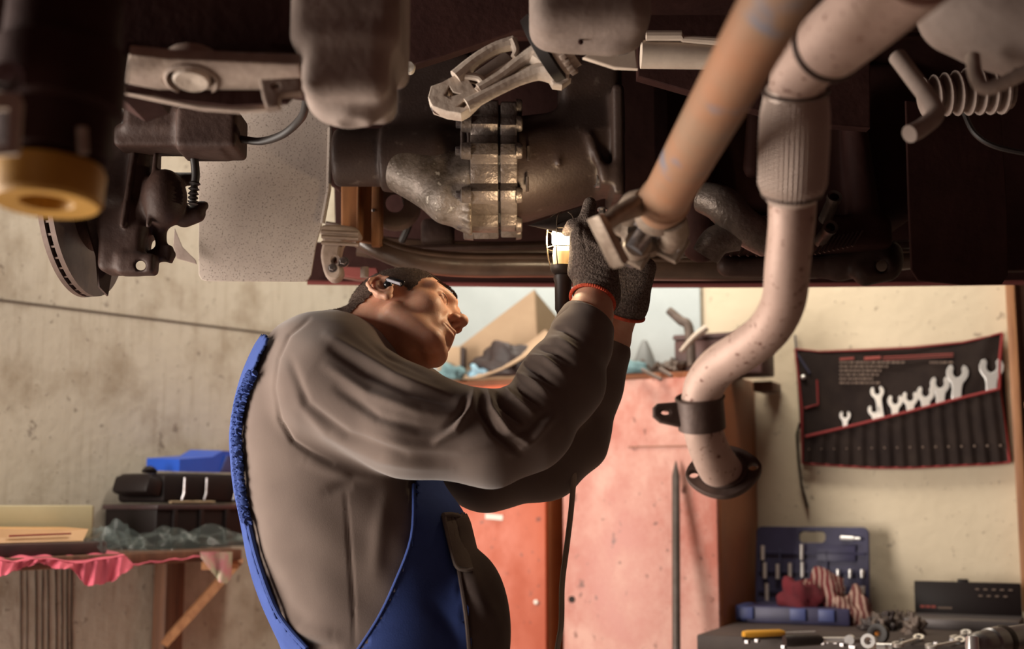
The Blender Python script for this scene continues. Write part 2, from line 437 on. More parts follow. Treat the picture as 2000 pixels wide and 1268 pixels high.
pbr('gloss_black', (0.008, 0.008, 0.01), rough=0.22)
pbr('gloss_grey', (0.30, 0.29, 0.32), rough=0.3)
pbr('boot_leather', (0.03, 0.02, 0.016), rough=0.5)

man = thing('person', (-0.2, 2.27, 0.0), 'standing mechanic in grey sweatshirt and blue bib overalls reaching up under the car', 'person')

YM = 2.25
# torso: height, left and right edge as seen, half depth
TT = [(600, 640, 680, .07), (616, 600, 705, .13), (632, 566, 730, .165), (664, 534, 765, .185), (710, 507, 795, .19), (770, 484, 815, .185), (850, 469, 830, .18),
      (950, 476, 850, .175), (1000, 487, 896, .172), (1050, 496, 908, .17), (1100, 505, 920, .168), (1150, 520, 937, .168), (1200, 541, 955, .17),
      (1268, 575, 968, .175), (1350, 585, 970, .18), (1420, 590, 960, .18)]
tz = []; tl = []; tr = []; tb = []
for py, l, r, b_ in TT:
    A = at(l, py, YM); B = at(r, py, YM); tz.append(A.z); tl.append(A.x); tr.append(B.x); tb.append(b_)
o_ = np.argsort(tz); tz = np.array(tz)[o_]; tl = np.array(tl)[o_]; tr = np.array(tr)[o_]; tb = np.array(tb)[o_]
def smooth_tab(z, a):
    return (np.interp(z, tz, a) + np.interp(z-.02, tz, a) + np.interp(z+.02, tz, a))/3
def torso(P, grow=0.0):
    X, Y, Z = P
    zz = Z.ravel(); cx = smooth_tab(zz, (tl+tr)/2).reshape(Z.shape); a = smooth_tab(zz, (tr-tl)/2).reshape(Z.shape)+grow; b = smooth_tab(zz, tb).reshape(Z.shape)+grow
    e = 2.4
    k = (np.abs((X-cx)/a)**e + np.abs((Y-YM)/b)**e)**(1/e)
    return (k-1)*np.minimum(a, b)
zt_top = float(tz.max()); z_hem = at(760, 1330, YM).z
pt = lambda x, y, Y: tuple(at(x, y, Y))
ARM_N = [(pt(650, 752, 2.10), .098), (pt(800, 826, 2.06), .086), (pt(955, 858, 2.05), .074), (pt(1032, 838, 2.06), .066), (pt(1098, 745, 2.12), .068), (pt(1132, 672, 2.16), .052), (pt(1153, 612, 2.18), .0455)]
ARM_F = [(pt(800, 800, 2.42), .09), (pt(950, 905, 2.43), .088), (pt(1060, 895, 2.42), .077), (pt(1110, 850, 2.41), .075), (pt(1158, 760, 2.39), .053), (pt(1188, 690, 2.37), .042)]
def chain(P, C, k=0.02, grow=0.0):
    d = None
    for (a, ra), (b, rb) in zip(C[:-1], C[1:]):
        s = seg(P, a, b, ra+grow, rb+grow); d = s if d is None else smin(d, s, k)
    return d
neck_base = pt(712, 668, 2.27)
CUFF = pt(1149, 622, 2.185); CUFQ = pt(1117, 676, 2.165)
def shirt_sdf(P):
    d = torso(P)
    d = smax(d, P[2]-(zt_top-0.02), 0.04)
    d = smin(d, seg(P, pt(645, 708, 2.14), pt(645, 708, 2.38), .070, .070), 0.04)
    def cut(C, c, q, k):
        n = (Vector(c)-Vector(q)).normalized(); a = chain(P, C)
        return smax(a, (P[0]-c[0])*n.x + (P[1]-c[1])*n.y + (P[2]-c[2])*n.z, k)
    d = smin(d, cut(ARM_F, pt(1202, 660, 2.365), pt(1158, 760, 2.39), .006), 0.03)
    d = smin(d, cut(ARM_N, CUFF, CUFQ, .006), 0.022)
    # neck opening
    ca = pt(728, 668, 2.26); cb = pt(775, 575, 2.27)
    d = smax(d, -seg(P, ca, cb, .062, .085), 0.012)
    return smax(d, -(P[2]-z_hem), 0.01)
V, Q = nets(shirt_sdf, (-0.52, 1.90, z_hem-0.02), (0.24, 2.56, 1.64), 0.0037)
V = relax(V, Q, 2)
F = []
def fold(pts, w, a): F.append((pts, w, a))
# long tension folds of the upper arm, bunching at the inside of the elbow and along the forearm
fold([(565, 700), (600, 790), (680, 850), (790, 885)], 9, -.006)
fold([(580, 780), (640, 850), (740, 900), (880, 915)], 12, .006)
fold([(640, 655), (700, 690), (770, 735), (870, 770)], 10, .008)
fold([(650, 685), (720, 730), (800, 765), (880, 785)], 8, -.009)
fold([(640, 715), (720, 770), (820, 805), (900, 815)], 11, .007)
fold([(660, 760), (740, 815), (820, 838), (880, 840)], 9, -.006)
fold([(700, 650), (760, 697), (840, 735)], 6, -.006)
fold([(720, 850), (800, 872), (900, 880), (960, 870)], 10, .004)
fold([(925, 765), (918, 800), (890, 840), (850, 862)], 6, .012)
fold([(912, 775), (900, 810), (868, 838)], 6, -.008)
fold([(936, 752), (938, 800), (965, 845), (1015, 885)], 6, -.014)
fold([(950, 752), (960, 800), (990, 840), (1030, 865)], 6, .011)
fold([(962, 752), (980, 792), (1020, 828)], 4.5, -.012)
fold([(978, 744), (1000, 778), (1045, 812)], 5.5, .011)
fold([(990, 734), (1016, 760), (1056, 792)], 4.5, -.011)
fold([(1004, 722), (1034, 744), (1072, 776)], 5.5, .010)
fold([(1016, 708), (1048, 724), (1086, 754)], 4.5, -.010)
fold([(1028, 692), (1064, 702), (1102, 732)], 5.5, .009)
fold([(1040, 676), (1080, 684), (1118, 710)], 4.5, -.008)
fold([(1052, 656), (1090, 662), (1130, 690)], 6, .006)
fold([(1066, 640), (1100, 642), (1138, 668)], 4.5, -.005)
fold([(1000, 885), (1040, 860), (1085, 810)], 8, .006)
fold([(985, 860), (1030, 842), (1070, 800)], 6, -.006)
# armhole seam
fold([(604, 622), (566, 655), (543, 700), (536, 760), (546, 820), (572, 862), (606, 884), (650, 905)], 4.0, -.006)
# body folds
fold([(600, 900), (680, 930), (760, 950)], 14, .006)
fold([(640, 960), (690, 940), (760, 950)], 12, -.006)
fold([(540, 1200), (580, 1230), (650, 1240)], 14, .006)
fold([(560, 1235), (600, 1262), (660, 1268)], 9, -.006)
fold([(675, 960), (682, 1060), (690, 1180), (692, 1260)], 3.5, -.003)
fold([(520, 1090), (560, 1180), (600, 1220)], 16, -.004)
fold([(760, 950), (740, 1040), (735, 1120)], 16, .004)
V = crease(V, Q, F)
V = V + normals(V, Q)*(0.0012*np.sin(V[:, 0]*55+V[:, 2]*40)*np.sin(V[:, 1]*47+V[:, 2]*33))[:, None]
shirt = link_mesh('sweatshirt', np_mesh('sweatshirt', V, Q), 'sweatshirt_grey', man)
# ribbed cuff and collar
def ring(c, ax, ra, rb, n=40, up=(0, 1, 0)):
    ax = Vector(ax).normalized(); u = Vector(up) - ax*ax.dot(Vector(up)); u.normalize(); w = ax.cross(u); c = Vector(c)
    return [c + u*ra*math.cos(2*math.pi*k/n) + w*rb*math.sin(2*math.pi*k/n) for k in range(n)]
cd = (Vector(CUFF)-Vector(CUFQ)).normalized(); cw = Vector(CUFF)
MB().lathe(cw - cd*.05, cd, [(0, .0475), (.006, .0500), (.03, .0495), (.046, .0480), (.051, .0465), (.052, .0430), (.048, .039), (.02, .037)], 48).build('cuff', 'sweatshirt_grey', shirt)

# ---- body: head, neck, core and arms
HR = Euler((math.radians(-49), math.radians(-7), math.radians(-8)), 'XYZ').to_matrix()
HS = .95
HC = at(747, 558, 2.20) - HR @ Vector((-.012*HS, -.086*HS, .004*HS))
HT = Matrix.Translation(HC) @ HR.to_4x4() @ Matrix.Diagonal((HS, HS, HS, 1)); HI = HT.inverted()
nb_l = tuple(HI @ Vector(pt(690, 715, 2.27)))
def head_sdf(P):
    X, Y, Z = P; A = np.abs(Y); S = (X, A, Z)
    d = ell(P, (-.004, 0, .048), (.099, .077, .088))
    d = smin(d, ell(P, (.040, 0, -.015), (.062, .060, .082)), .03)
    d = smin(d, seg(S, (.008, .054, -.045), (.070, .020, -.094), .019, .020), .022)            # jaw
    d = smin(d, ell(S, (.078, .006, -.098), (.018, .020, .017)), .018)                          # chin
    d = smin(d, seg(S, (.074, .048, .031), (.099, .012, .036), .013, .0125), .018)               # brow
    d = smin(d, ell(S, (.062, .047, -.018), (.024, .018, .020)), .026)                          # cheekbone
    d = smin(d, ell(P, (.082, 0, -.058), (.023, .031, .028)), .014)                             # muzzle
    # neck
    d = smin(d, seg(P, (-.035, 0, -.02), nb_l, .056, .062), .03)
    d = smin(d, seg(S, (-.055, .030, -.01), (nb_l[0]-.02, .035, nb_l[2]), .026, .03), .03)
    # eye sockets
    d = smax(d, -ell(S, (.110, .035, .0135), (.025, .021, .0135)), .012)
    d = smin(d, ell(S, (.0815, .034, .0135), (.0148, .0155, .0135)), .003)                      # lids over the eyeball
    d = smax(d, -seg(S, (.0975, .022, .0105), (.0915, .047, .0110), .0020, .0016), .002)      # slit
    # nose
    d = smin(d, seg(P, (.096, 0, .026), (.117, 0, -.014), .0075, .0105), .012)
    d = smin(d, ell(P, (.119, 0, -.018), (.0135, .012, .0115)), .008)
    d = smin(d, ell(S, (.107, .0145, -.0235), (.0115, .0068, .0085)), .005)
    d = smin(d, seg(P, (.116, 0, -.026), (.103, 0, -.033), .005, .005), .004)
    d = smax(d, -ell(S, (.1125, .0072, -.0300), (.0058, .0036, .0050)), .003)
    # nasolabial fold
    d = smax(d, -seg(S, (.101, .022, -.021), (.0935, .034, -.058), .0022, .0016), .008)
    # lips
    d = smin(d, seg(S, (.1060, 0, -.0535), (.0950, .025, -.0590), .0062, .003), .005)
    d = smin(d, seg(S, (.1035, 0, -.0670), (.0935, .023, -.0615), .0068, .003), .005)
    d = smax(d, -seg(S, (.1120, 0, -.0602), (.0970, .027, -.0605), .0022, .0014), .003)
    d = smax(d, -ell(P, (.106, 0, -.080), (.010, .020, .007)), .010)
    # ear: shell, hollow, rolled rim, lobe, tragus
    e = ell((X*math.cos(.25)+Z*math.sin(.25), A, Z*math.cos(.25)-X*math.sin(.25)), (-.012, .080, .004), (.0195, .010, .033))
    e = smax(e, -ell((X*math.cos(.25)+Z*math.sin(.25), A, Z*math.cos(.25)-X*math.sin(.25)), (-.007, .092, .008), (.0125, .0115, .0205)), .004)
    rim = [(.003, .079, .016), (-.006, .084, .031), (-.021, .087, .036), (-.035, .090, .025), (-.038, .092, .007), (-.031, .090, -.010), (-.017, .086, -.023), (-.002, .082, -.031), (.005, .078, -.022)]
    for a_, b_ in zip(rim[:-1], rim[1:]): e = smin(e, seg(S, a_, b_, .0040, .0040), .004)
    e = smin(e, seg(S, (-.026, .080, .016), (-.020, .076, -.010), .007, .006), .008)
    e = smin(e, ell(S, (.001, .080, -.004), (.005, .0055, .007)), .004)
    e = smin(e, ell(S, (.000, .080, -.028), (.008, .0055, .009)), .005)
    d = smin(d, e, .006)
    return d
lo = np.array([-.135, -.115, -.20]); hi = np.array([.145, .115, .15])
Vh, Qh = nets(head_sdf, lo, hi, 0.0019); Vh = relax(Vh, Qh, 1)
Nh = normals(Vh, Qh)
M4 = np.array(HT); to_w = lambda V: V @ M4[:3, :3].T + M4[:3, 3]
hair_V, hair_N = Vh.copy(), Nh.copy()
WN = [(pt(648, 748, 2.12), .05), (pt(1010, 850, 2.08), .042), (pt(1152, 618, 2.188), .0365), (pt(1160, 580, 2.210), .034)]
WF = [(pt(800, 800, 2.40), .05), (pt(1080, 870, 2.41), .042), (pt(1196, 672, 2.37), .029), (pt(1216, 615, 2.345), .028)]
def core_sdf(P):
    d = torso(P, -.045); d = smax(d, P[2]-(zt_top-.06), .04)
    d = smin(d, chain(P, WN), .03); d = smin(d, chain(P, WF), .03)
    return smax(d, -(P[2]-z_hem), .01)
Vc, Qc = nets(core_sdf, (-0.52, 1.95, z_hem-0.02), (0.30, 2.52, 1.70), 0.007); Vc = relax(Vc, Qc, 1)
body = link_mesh('body', np_mesh('body', np.concatenate([to_w(Vh), Vc]), np.concatenate([Qh, Qc+len(Vh)])), 'skin', man)
# eyeballs
pbr('eye_white', (0.8, 0.74, 0.68), rough=0.15)
# ---- hair: a close crop on the scalp, bristling
def hairline(V):
    x, y, z = V[:, 0], np.abs(V[:, 1]), V[:, 2]
    nz = .004*np.sin(x*300)*np.sin(z*260) + .003*np.sin(y*410+x*200)
    lim = np.interp(x, [-.12, -.095, -.07, -.045, -.022, .0, .02, .035, .05, .062, .08, .1],
                       [-.055, -.052, -.030, -.006, .014, .032, .020, -.004, .030, .062, .085, .09])
    ear = (y > .078)
    return (z > lim + nz) & ~ear
mk = hairline(hair_V)
Vs, Qs = keep(hair_V + hair_N*0.0022, Qh, mk)
rs = np.random.RandomState(3)
Ns = normals(Vs, Qs); pick = rs.choice(len(Vs), min(15000, len(Vs)), replace=False)
bV = []; bQ = []
for i in pick:
    p = Vs[i]; n = Ns[i]; tdir = np.array([-.3, 0, -.6]) ; dirn = n + .55*tdir + rs.normal(0, .25, 3); dirn /= np.linalg.norm(dirn)
    s_ = np.cross(dirn, rs.normal(0, 1, 3)); s_ /= np.linalg.norm(s_); l = rs.uniform(.002, .0038); w = .00035
    k = len(bV); b0 = p - n*.001
    bV += [b0 - s_*w, b0 + s_*w, b0 + dirn*l + s_*w*.3, b0 + dirn*l - s_*w*.3]; bQ.append([k, k+1, k+2, k+3])
Va = np.concatenate([Vs, np.array(bV)]); Qa = np.concatenate([Qs, np.array(bQ)+len(Vs)])
hair = link_mesh('hair', np_mesh('hair', to_w(Va), Qa), 'hair_dark', man)
# eyebrow bristles
bV = []; bQ = []
for sgn in (-1, 1):
    for i in range(420):
        t = rs.uniform(0, 1); y = sgn*(.014 + .038*t); x = .1095 - .030*t**1.7; z = .037 + .008*math.sin(t*2.2) + rs.uniform(-.004, .004)*(1-.5*t)
        d_ = np.array([rs.normal(.5, .2), sgn*.8, rs.normal(.3, .25)]); d_ /= np.linalg.norm(d_); s_ = np.cross(d_, [0, 0, 1.0]); s_ /= np.linalg.norm(s_)
        k = len(bV); p = np.array([x, y, z]); l = .005; w = .0004
        bV += [p-s_*w, p+s_*w, p+d_*l+s_*w*.3, p+d_*l-s_*w*.3]; bQ.append([k, k+1, k+2, k+3])
link_mesh('eyebrow', np_mesh('eyebrow', to_w(np.array(bV)), np.array(bQ)), 'hair_dark', man)
for sgn in (-1, 1):
    MB(HT).tube(spline([(.0945, sgn*.021, .0112), (.0966, sgn*.028, .0118), (.0970, sgn*.034, .0118), (.0957, sgn*.041, .0116), (.0925, sgn*.048, .0112)], 4), .0008, 6).build('eyelash', 'hair_dark', man)
# ---- wireless earbud in the near ear
eb = thing('earbud', HT @ Vector((.004, -.089, .004)), 'black wireless earbud with grey stem in the mechanic\'s ear', 'earbud')
mb = MB(HT); mb.ball((-.002, -.086, .005), (.0085, .008, .0085)); mb.build('bud', 'gloss_black', eb)
rt = Matrix.Rotation(math.radians(46), 3, 'Y') @ Matrix.Rotation(math.radians(-6), 3, 'Z')
mb = MB(HT); mb.box((.015, -.0945, -.0030), (.048, .0080, .0120), rt, bev=.0022, seg=3); mb.build('stem', 'gloss_black', eb)
mb = MB(HT); mb.box((.0135, -.0975, -.0085), (.044, .0055, .0036), rt, bev=.001); mb.build('stem_edge', 'gloss_grey', eb)

# ---- shirt collar
cax = Vector(pt(770, 570, 2.28)) - Vector(pt(722, 660, 2.27))

# ---- overalls: one shell over the torso, down to the boots
LEG = {}
hipz = at(770, 1420, YM).z; hx = at(772, 1420, YM).x
def over_sdf(P):
    d = torso(P, .0085); d = smax(d, -(P[2]-hipz), .05)
    for yy, fx in ((2.15, hx-.02), (2.36, hx+.06)):
        l = smin(seg(P, (hx, yy+(.02 if yy < 2.25 else -.02), hipz+.10), (fx+.02, yy, .50), .118, .092), seg(P, (fx+.02, yy, .50), (fx-.02, yy, .09), .092, .085), .03)
        d = smin(d, l, .05)
    d = smin(d, ell(P, pt(925, 1215, 2.17), (.050, .07, .10)), .05)
    return smax(d, P[2]-1.60, .01)
Vo, Qo = nets(over_sdf, (-.56, 1.95, .04), (.16, 2.55, 1.60), .0065); Vo = relax(Vo, Qo, 1)
px, py = proj(Vo)
fe = np.interp(py, [700, 940, 1050, 1150, 1210, 1268, 1310], [812, 810, 803, 765, 737, 700, 640])
be = np.interp(py, [640, 680, 760, 850, 950, 1010, 1100, 1200, 1268, 1310], [538, 519, 481, 462, 469, 480, 503, 542, 598, 660])
mk = ((px > fe) & (py > 880)) | ((px < be) & (py > 655)) | (py > 1308)
Vk, Qk = keep(Vo, Qo, mk)
Vk = crease(Vk, Qk, [([(880, 1000), (890, 1080), (905, 1180), (912, 1268)], 3, -.004), ([(905, 1100), (930, 1160), (960, 1220)], 12, .006), ([(840, 1180), (880, 1230), (900, 1268)], 14, -.006)])
Nk = normals(Vk, Qk)
me = np_mesh('overalls', Vk, Qk)
overall = link_mesh('overalls', me, 'overall_blue', man)
md = overall.modifiers.new('thick', 'SOLIDIFY'); md.thickness = .004; md.offset = 1
# ray onto a smooth solid
def hit(fn, px_, py_, y0, y1):
    r = ray(px_, py_); ks = np.linspace(y0/r.y, y1/r.y, 220).astype(np.float32)
    P = np.array([0, 0, CZ])[None, :] + ks[:, None]*np.array(r)[None, :]
    vals = []
    for p in P: vals.append(float(np.asarray(fn((np.array([[[p[0]]]], np.float32), np.array([[[p[1]]]], np.float32), np.array([[[p[2]]]], np.float32)))).ravel()[0]))
    for i in range(1, len(vals)):
        if vals[i] < 0:
            t = vals[i-1]/(vals[i-1]-vals[i]); p = P[i-1]+(P[i]-P[i-1])*t; return Vector([float(v) for v in p])
    return None
def draped(name, line, fn, r, y0, y1, mat, parent, off=0.0, n=5, flat=1.0):
    pts = []
    for q in spline([(x, y, 0) for x, y in line], n):
        h_ = hit(fn, q.x, q.y, y0, y1)
        if h_ is not None: pts.append(h_ - Vector(ray(q.x, q.y))*off)
    return MB().tube(pts, r, 8, flat=flat).build(name, mat, parent)
draped('bib_edge', [(808, 946), (804, 1050), (768, 1148), (737, 1212), (698, 1272)], over_sdf, .003, 1.9, 2.4, 'overall_blue', overall, .003)
draped('back_edge', [(483, 1012), (505, 1100), (544, 1200), (599, 1268)], over_sdf, .0045, 1.9, 2.5, 'overall_blue', overall, .003)
# gathered elastic along the back panel
pts = []
for i, q in enumerate(spline([(496, 730, 0), (480, 764, 0), (469, 800, 0), (464, 850, 0), (466, 900, 0), (471, 950, 0), (479, 1000, 0), (485, 1024, 0)], 22)):
    h_ = hit(over_sdf, q.x + 1.6*math.sin(i*1.9) + random.uniform(-.8, .8), q.y, 1.9, 2.5) or at(q.x, q.y, 2.2)
    pts.append(h_ - Vector(ray(q.x, q.y))*(.004+.003*math.sin(i*1.3)))
mb = MB(); mb.tube(pts, [.0050+.0026*math.sin(i*1.9+1) for i in range(len(pts))], 8); mb.build('elastic_edge', 'overall_blue', overall)
mb = MB()
for i in range(0, len(pts)-1, 2):
    p = pts[i]; mb.tube([p + Vector((-.010, .004, .004)), p + Vector((.006, -.002, -.002))], [.0036, .0014], 6)
mb.build('elastic_gathers', 'overall_blue', overall)
# bib pocket with its flap
def patch(name, poly, mat, parent, off, thick):
    xs = [q[0] for q in poly]; ys = [q[1] for q in poly]
    def lerp2(u, v):
        a0, a1, b1, b0 = [Vector((*q, 0)) for q in poly]
        q = (a0*(1-u)+a1*u)*(1-v) + (b0*(1-u)+b1*u)*v
        h_ = hit(over_sdf, q.x, q.y, 1.9, 2.6) or at(q.x, q.y, 2.2)
        return h_ - Vector(ray(q.x, q.y))*(off)
    return MB().grid(lerp2, 6, 10, thick).build(name, mat, parent)
pv, pw = proj(Vk); sm_ = np.interp(pw, [1000, 1100, 1200, 1268, 1330], [876, 894, 910, 916, 920])
Vf, Qf = keep(Vk + Nk*.005, Qk, (pv > sm_) & (pw > 1004) & (pw < 1330))
fp_ = link_mesh('bib_front_panel', np_mesh('bib_front_panel', Vf, Qf), 'overall_patch', overall)
md = fp_.modifiers.new('thick', 'SOLIDIFY'); md.thickness = .003; md.offset = 1
draped('panel_seam', [(878, 1010), (894, 1100), (910, 1200), (917, 1275)], over_sdf, .0038, 1.9, 2.6, 'overall_patch', overall, .009)
pk = patch('pocket', [(866, 1004), (896, 1006), (925, 1112), (888, 1104)], 'pocket_cloth', overall, .016, .005)
draped('pocket_hem', [(866, 1006), (882, 1005), (896, 1008)], over_sdf, .004, 1.9, 2.6, 'pocket_cloth', pk, .020)
draped('pocket_hem', [(868, 1008), (876, 1050), (890, 1104), (908, 1114), (924, 1112)], over_sdf, .003, 1.9, 2.6, 'pocket_cloth', pk, .019)
# shoulder strap of the overalls, over the far shoulder and down the back
# boots
for yy, fx in ((2.15, hx-.02), (2.36, hx+.06)):
    def boot(P, yy=yy, fx=fx):
        d = smin(seg(P, (fx-.02, yy, .20), (fx-.03, yy, .05), .05, .05), seg(P, (fx-.03, yy, .045), (fx+.15, yy, .04), .046, .04), .03)
        return smax(d, -P[2]+.002, .004)
    Vb, Qb = nets(boot, (fx-.10, yy-.08, -.004), (fx+.22, yy+.08, .24), .007)
    link_mesh('boot', np_mesh('boot', relax(Vb, Qb, 1), Qb), 'boot_leather', man)

# ---- gloves: palm, four fingers of unequal length closed round what they hold, thumb from the side of the palm
def glove(name, wrist, knuck, across, palm_n, fingers, thumb, cut, h=.0028):
    """wrist / knuck: ends of the palm; across: unit vector from little finger to index; fingers: list of joint chains"""
    def f(P):
        d = None
        for s in (-1, -.33, .33, 1):
            o_ = Vector(across)*(s*.030)
            q = seg(P, tuple(Vector(wrist)+o_*.62), tuple(Vector(knuck)+o_), .0215, .0185)
            d = q if d is None else smin(d, q, .012)
        for ch in fingers:
            c = chain(P, ch, .006); d = smin(d, c, .004)
        c = chain(P, thumb, .008); d = smin(d, c, .012)
        c, n = cut
        d = smin(d, seg(P, tuple(Vector(wrist)), tuple(c+n*.03), .037, .0395), .02)
        return smax(d, (P[0]-c.x)*n.x + (P[1]-c.y)*n.y + (P[2]-c.z)*n.z, .003)
    allp = [Vector(wrist)-(Vector(knuck)-Vector(wrist)).normalized()*.05, Vector(knuck)] + [Vector(p) for ch in fingers+[thumb] for p, _ in ch]
    lo = [min(p[i] for p in allp)-.06 for i in range(3)]; hi = [max(p[i] for p in allp)+.06 for i in range(3)]
    V, Q = nets(f, lo, hi, h); V = relax(V, Q, 1)
    return V, Q
# near hand: back of the hand towards us, fist round the lamp, thumb up along its hood
wr = at(1166, 572, 2.215); kn = at(1160, 482, 2.20); LX, LY = 1099, 2.285      # lamp axis
acr = (at(1140, 462, 2.2)-at(1186, 494, 2.2)).normalized()
def fing(x0, y0, Y0, pts, r0=.0105): return [(pt(x0, y0, Y0), r0)] + [(pt(x, y, Y), r) for x, y, Y, r in pts]
FN = [fing(1134, 462, 2.205, [(1118, 440, 2.235, .0105), (1106, 452, 2.268, .0095), (1110, 470, 2.300, .0085)]),
      fing(1152, 470, 2.200, [(1140, 452, 2.250, .0105), (1126, 462, 2.30, .0095), (1120, 480, 2.325, .0085)]),
      fing(1170, 480, 2.200, [(1168, 470, 2.255, .0100), (1150, 478, 2.31, .0092), (1138, 494, 2.33, .0083)]),
      fing(1188, 494, 2.205, [(1190, 490, 2.255, .0092), (1172, 498, 2.30, .0085), (1158, 510, 2.32, .0078)])]
TH = fing(1130, 530, 2.225, [(1134, 480, 2.222, .0180), (1144, 436, 2.238, .0150), (1152, 398, 2.255, .0120)], .020)
C1 = at(1157, 587, 2.208); N1 = (Vector(CUFF)-wr).normalized()
Vg, Qg = glove('glove', wr, kn, acr, None, FN, TH, (C1, N1))
Vg = crease(Vg, Qg, [([(1112, 535), (1150, 528), (1205, 548)], 2.2, -.0022), ([(1112, 546), (1150, 540), (1205, 560)], 2.2, -.0022), ([(1112, 557), (1150, 551), (1205, 572)], 2.2, -.0022), ([(1120, 520), (1160, 514), (1205, 535)], 2.2, -.002), ([(1140, 420), (1136, 455), (1146, 500)], 3, -.002), ([(1136, 466), (1160, 474), (1190, 500)], 4, .003)])
gl = link_mesh('glove', np_mesh('glove', Vg, Qg), 'glove_knit', man)
cu = ring(C1, N1, .0395, .0395, 60)
mb = MB(); mb.tube(cu, .0030, 8, closed=True)
for p in cu: mb.ball(p, .0035, 6, 4)
mb.build('cuff_band', 'cuff_red', gl)
# far hand, reaching past the near one to the gearbox
wr2 = at(1222, 592, 2.335); kn2 = at(1232, 515, 2.31); acr2 = (at(1205, 512, 2.31)-at(1258, 526, 2.30)).normalized()
FF = [fing(1204, 508, 2.31, [(1196, 480, 2.33, .0105), (1190, 462, 2.36, .0095), (1196, 452, 2.39, .0085)]),
      fing(1222, 512, 2.31, [(1218, 482, 2.33, .0105), (1212, 462, 2.36, .0095), (1214, 452, 2.39, .0085)]),
      fing(1240, 518, 2.30, [(1240, 490, 2.32, .0100), (1234, 470, 2.35, .0092), (1230, 462, 2.38, .0083)]),
      fing(1256, 530, 2.30, [(1262, 508, 2.32, .0092), (1256, 490, 2.35, .0085), (1248, 482, 2.37, .0078)])]
TF = fing(1210, 560, 2.33, [(1188, 540, 2.35, .0125), (1176, 512, 2.37, .0115), (1178, 492, 2.39, .0095)], .017)
C2 = at(1217, 612, 2.343); N2 = (Vector(pt(1202, 660, 2.365))-wr2).normalized()
Vg, Qg = glove('glove', wr2, kn2, acr2, None, FF, TF, (C2, N2))
gl2 = link_mesh('glove', np_mesh('glove', Vg, Qg), 'glove_knit', man)
cu = ring(C2, N2, .0395, .0395, 50)
MB().tube(cu, .0032, 8, closed=True).build('cuff_band', 'cuff_red', gl2)

# ------------------------------------------------------------------ caged inspection lamp held in the near hand
pbr('lamp_rubber', (0.03, 0.018, 0.015), rough=0.5)
pbr('lamp_metal', (0.10, 0.08, 0.07), (0.05, 0.038, 0.032), rough=0.5, metal=0.6, scale=20)
pbr('lamp_wire', (0.25, 0.2, 0.15), rough=0.35, metal=0.9)
pbr('bulb_glow', (1, 0.9, 0.75), emis=((1.0, 0.80, 0.52), 14.0))
pbr('lamp_base_glass', (0.75, 0.62, 0.42), rough=0.2, trans=0.35)
pbr('cable_grey', (0.30, 0.24, 0.18), rough=0.55)
lb = at(LX, 605, LY); lt = at(LX+3, 432, LY); la = (lt-lb).normalized(); Ll = (lt-lb).length
lamp = thing('inspection_lamp', lb, 'lit caged inspection lamp with hood and cable held in the gloved hand', 'lamp')
MB().lathe(lb, la, [(-.02, .001), (-.02, .009), (-.005, .011), (0, .014), (.05, .0155), (.055, .0175), (.062, .0175), (.066, .012)], 28).build('handle', 'lamp_rubber', lamp)
MB().lathe(lb, la, [(.062, .013), (.066, .020), (.074, .024), (.080, .0245), (.080, .0225), (.074, .021), (.070, .012)], 32).build('collar', 'lamp_metal', lamp)
MB().lathe(lb, la, [(.075, .012), (.082, .0185), (.100, .0205), (.112, .019), (.116, .014)], 28).build('socket', 'lamp_base_glass', lamp)
MB().lathe(lb, la, [(.108, .006), (.113, .0165), (.122, .0215), (.140, .0225), (.152, .018), (.158, .008), (.159, .001)], 28).build('bulb', 'bulb_glow', lamp)
mb = MB(); u = la.orthogonal().normalized(); w = la.cross(u)
for k in range(6):
    a_ = k*math.pi/3 + .3; e = u*math.cos(a_)+w*math.sin(a_)
    mb.tube(spline([lb+la*.078+e*.024, lb+la*.10+e*.029, lb+la*.135+e*.031, lb+la*.165+e*.028, lb+la*.178+e*.012], 5), .0011, 6)
for hh, rr in ((.112, .030), (.145, .0305)): mb.tube(ring(lb+la*hh, la, rr, rr, 28), .0011, 6, closed=True)
mb.build('cage', 'lamp_wire', lamp)
# folded sheet hood over the far and upper side
hd = MB(); hd.grid(lambda s_, t: at(1030 + 104*s_, 440 - 36*s_*(1-t) + 24*s_*t, 2.262 + .05*(1-t)*s_ - .03*math.sin(t*3.1)*s_), 14, 8, .0015)
hd.build('hood', 'lamp_metal', lamp)
cpath = spline([lb - la*.02, at(1100, 690, 2.30), at(1112, 800, 2.33), at(1121, 900, 2.36), at(1117, 980, 2.38), at(1108, 1060, 2.38), at(1098, 1140, 2.37), at(1096, 1220, 2.37), at(1085, 1330, 2.40), at(1090, 1700, 2.42), Vector((.12, 2.45, .02)), Vector((.5, 2.3, .008)), Vector((1.2, 2.0, .008))], 8)
MB().tube(cpath, .0052, 10).build('cable', 'cable_grey', lamp)
pl = bpy.data.lights.new('lamp_light', 'POINT'); pl.energy = 2.6; pl.color = (1, .76, .48); pl.shadow_soft_size = .022
po = bpy.data.objects.new('lamp_light', pl); COL.objects.link(po); po.parent = lamp; po.matrix_parent_inverse = Matrix.Translation(-WLOC[lamp]); po.location = lb + la*.13 + Vector((-.035, -.0, .0))
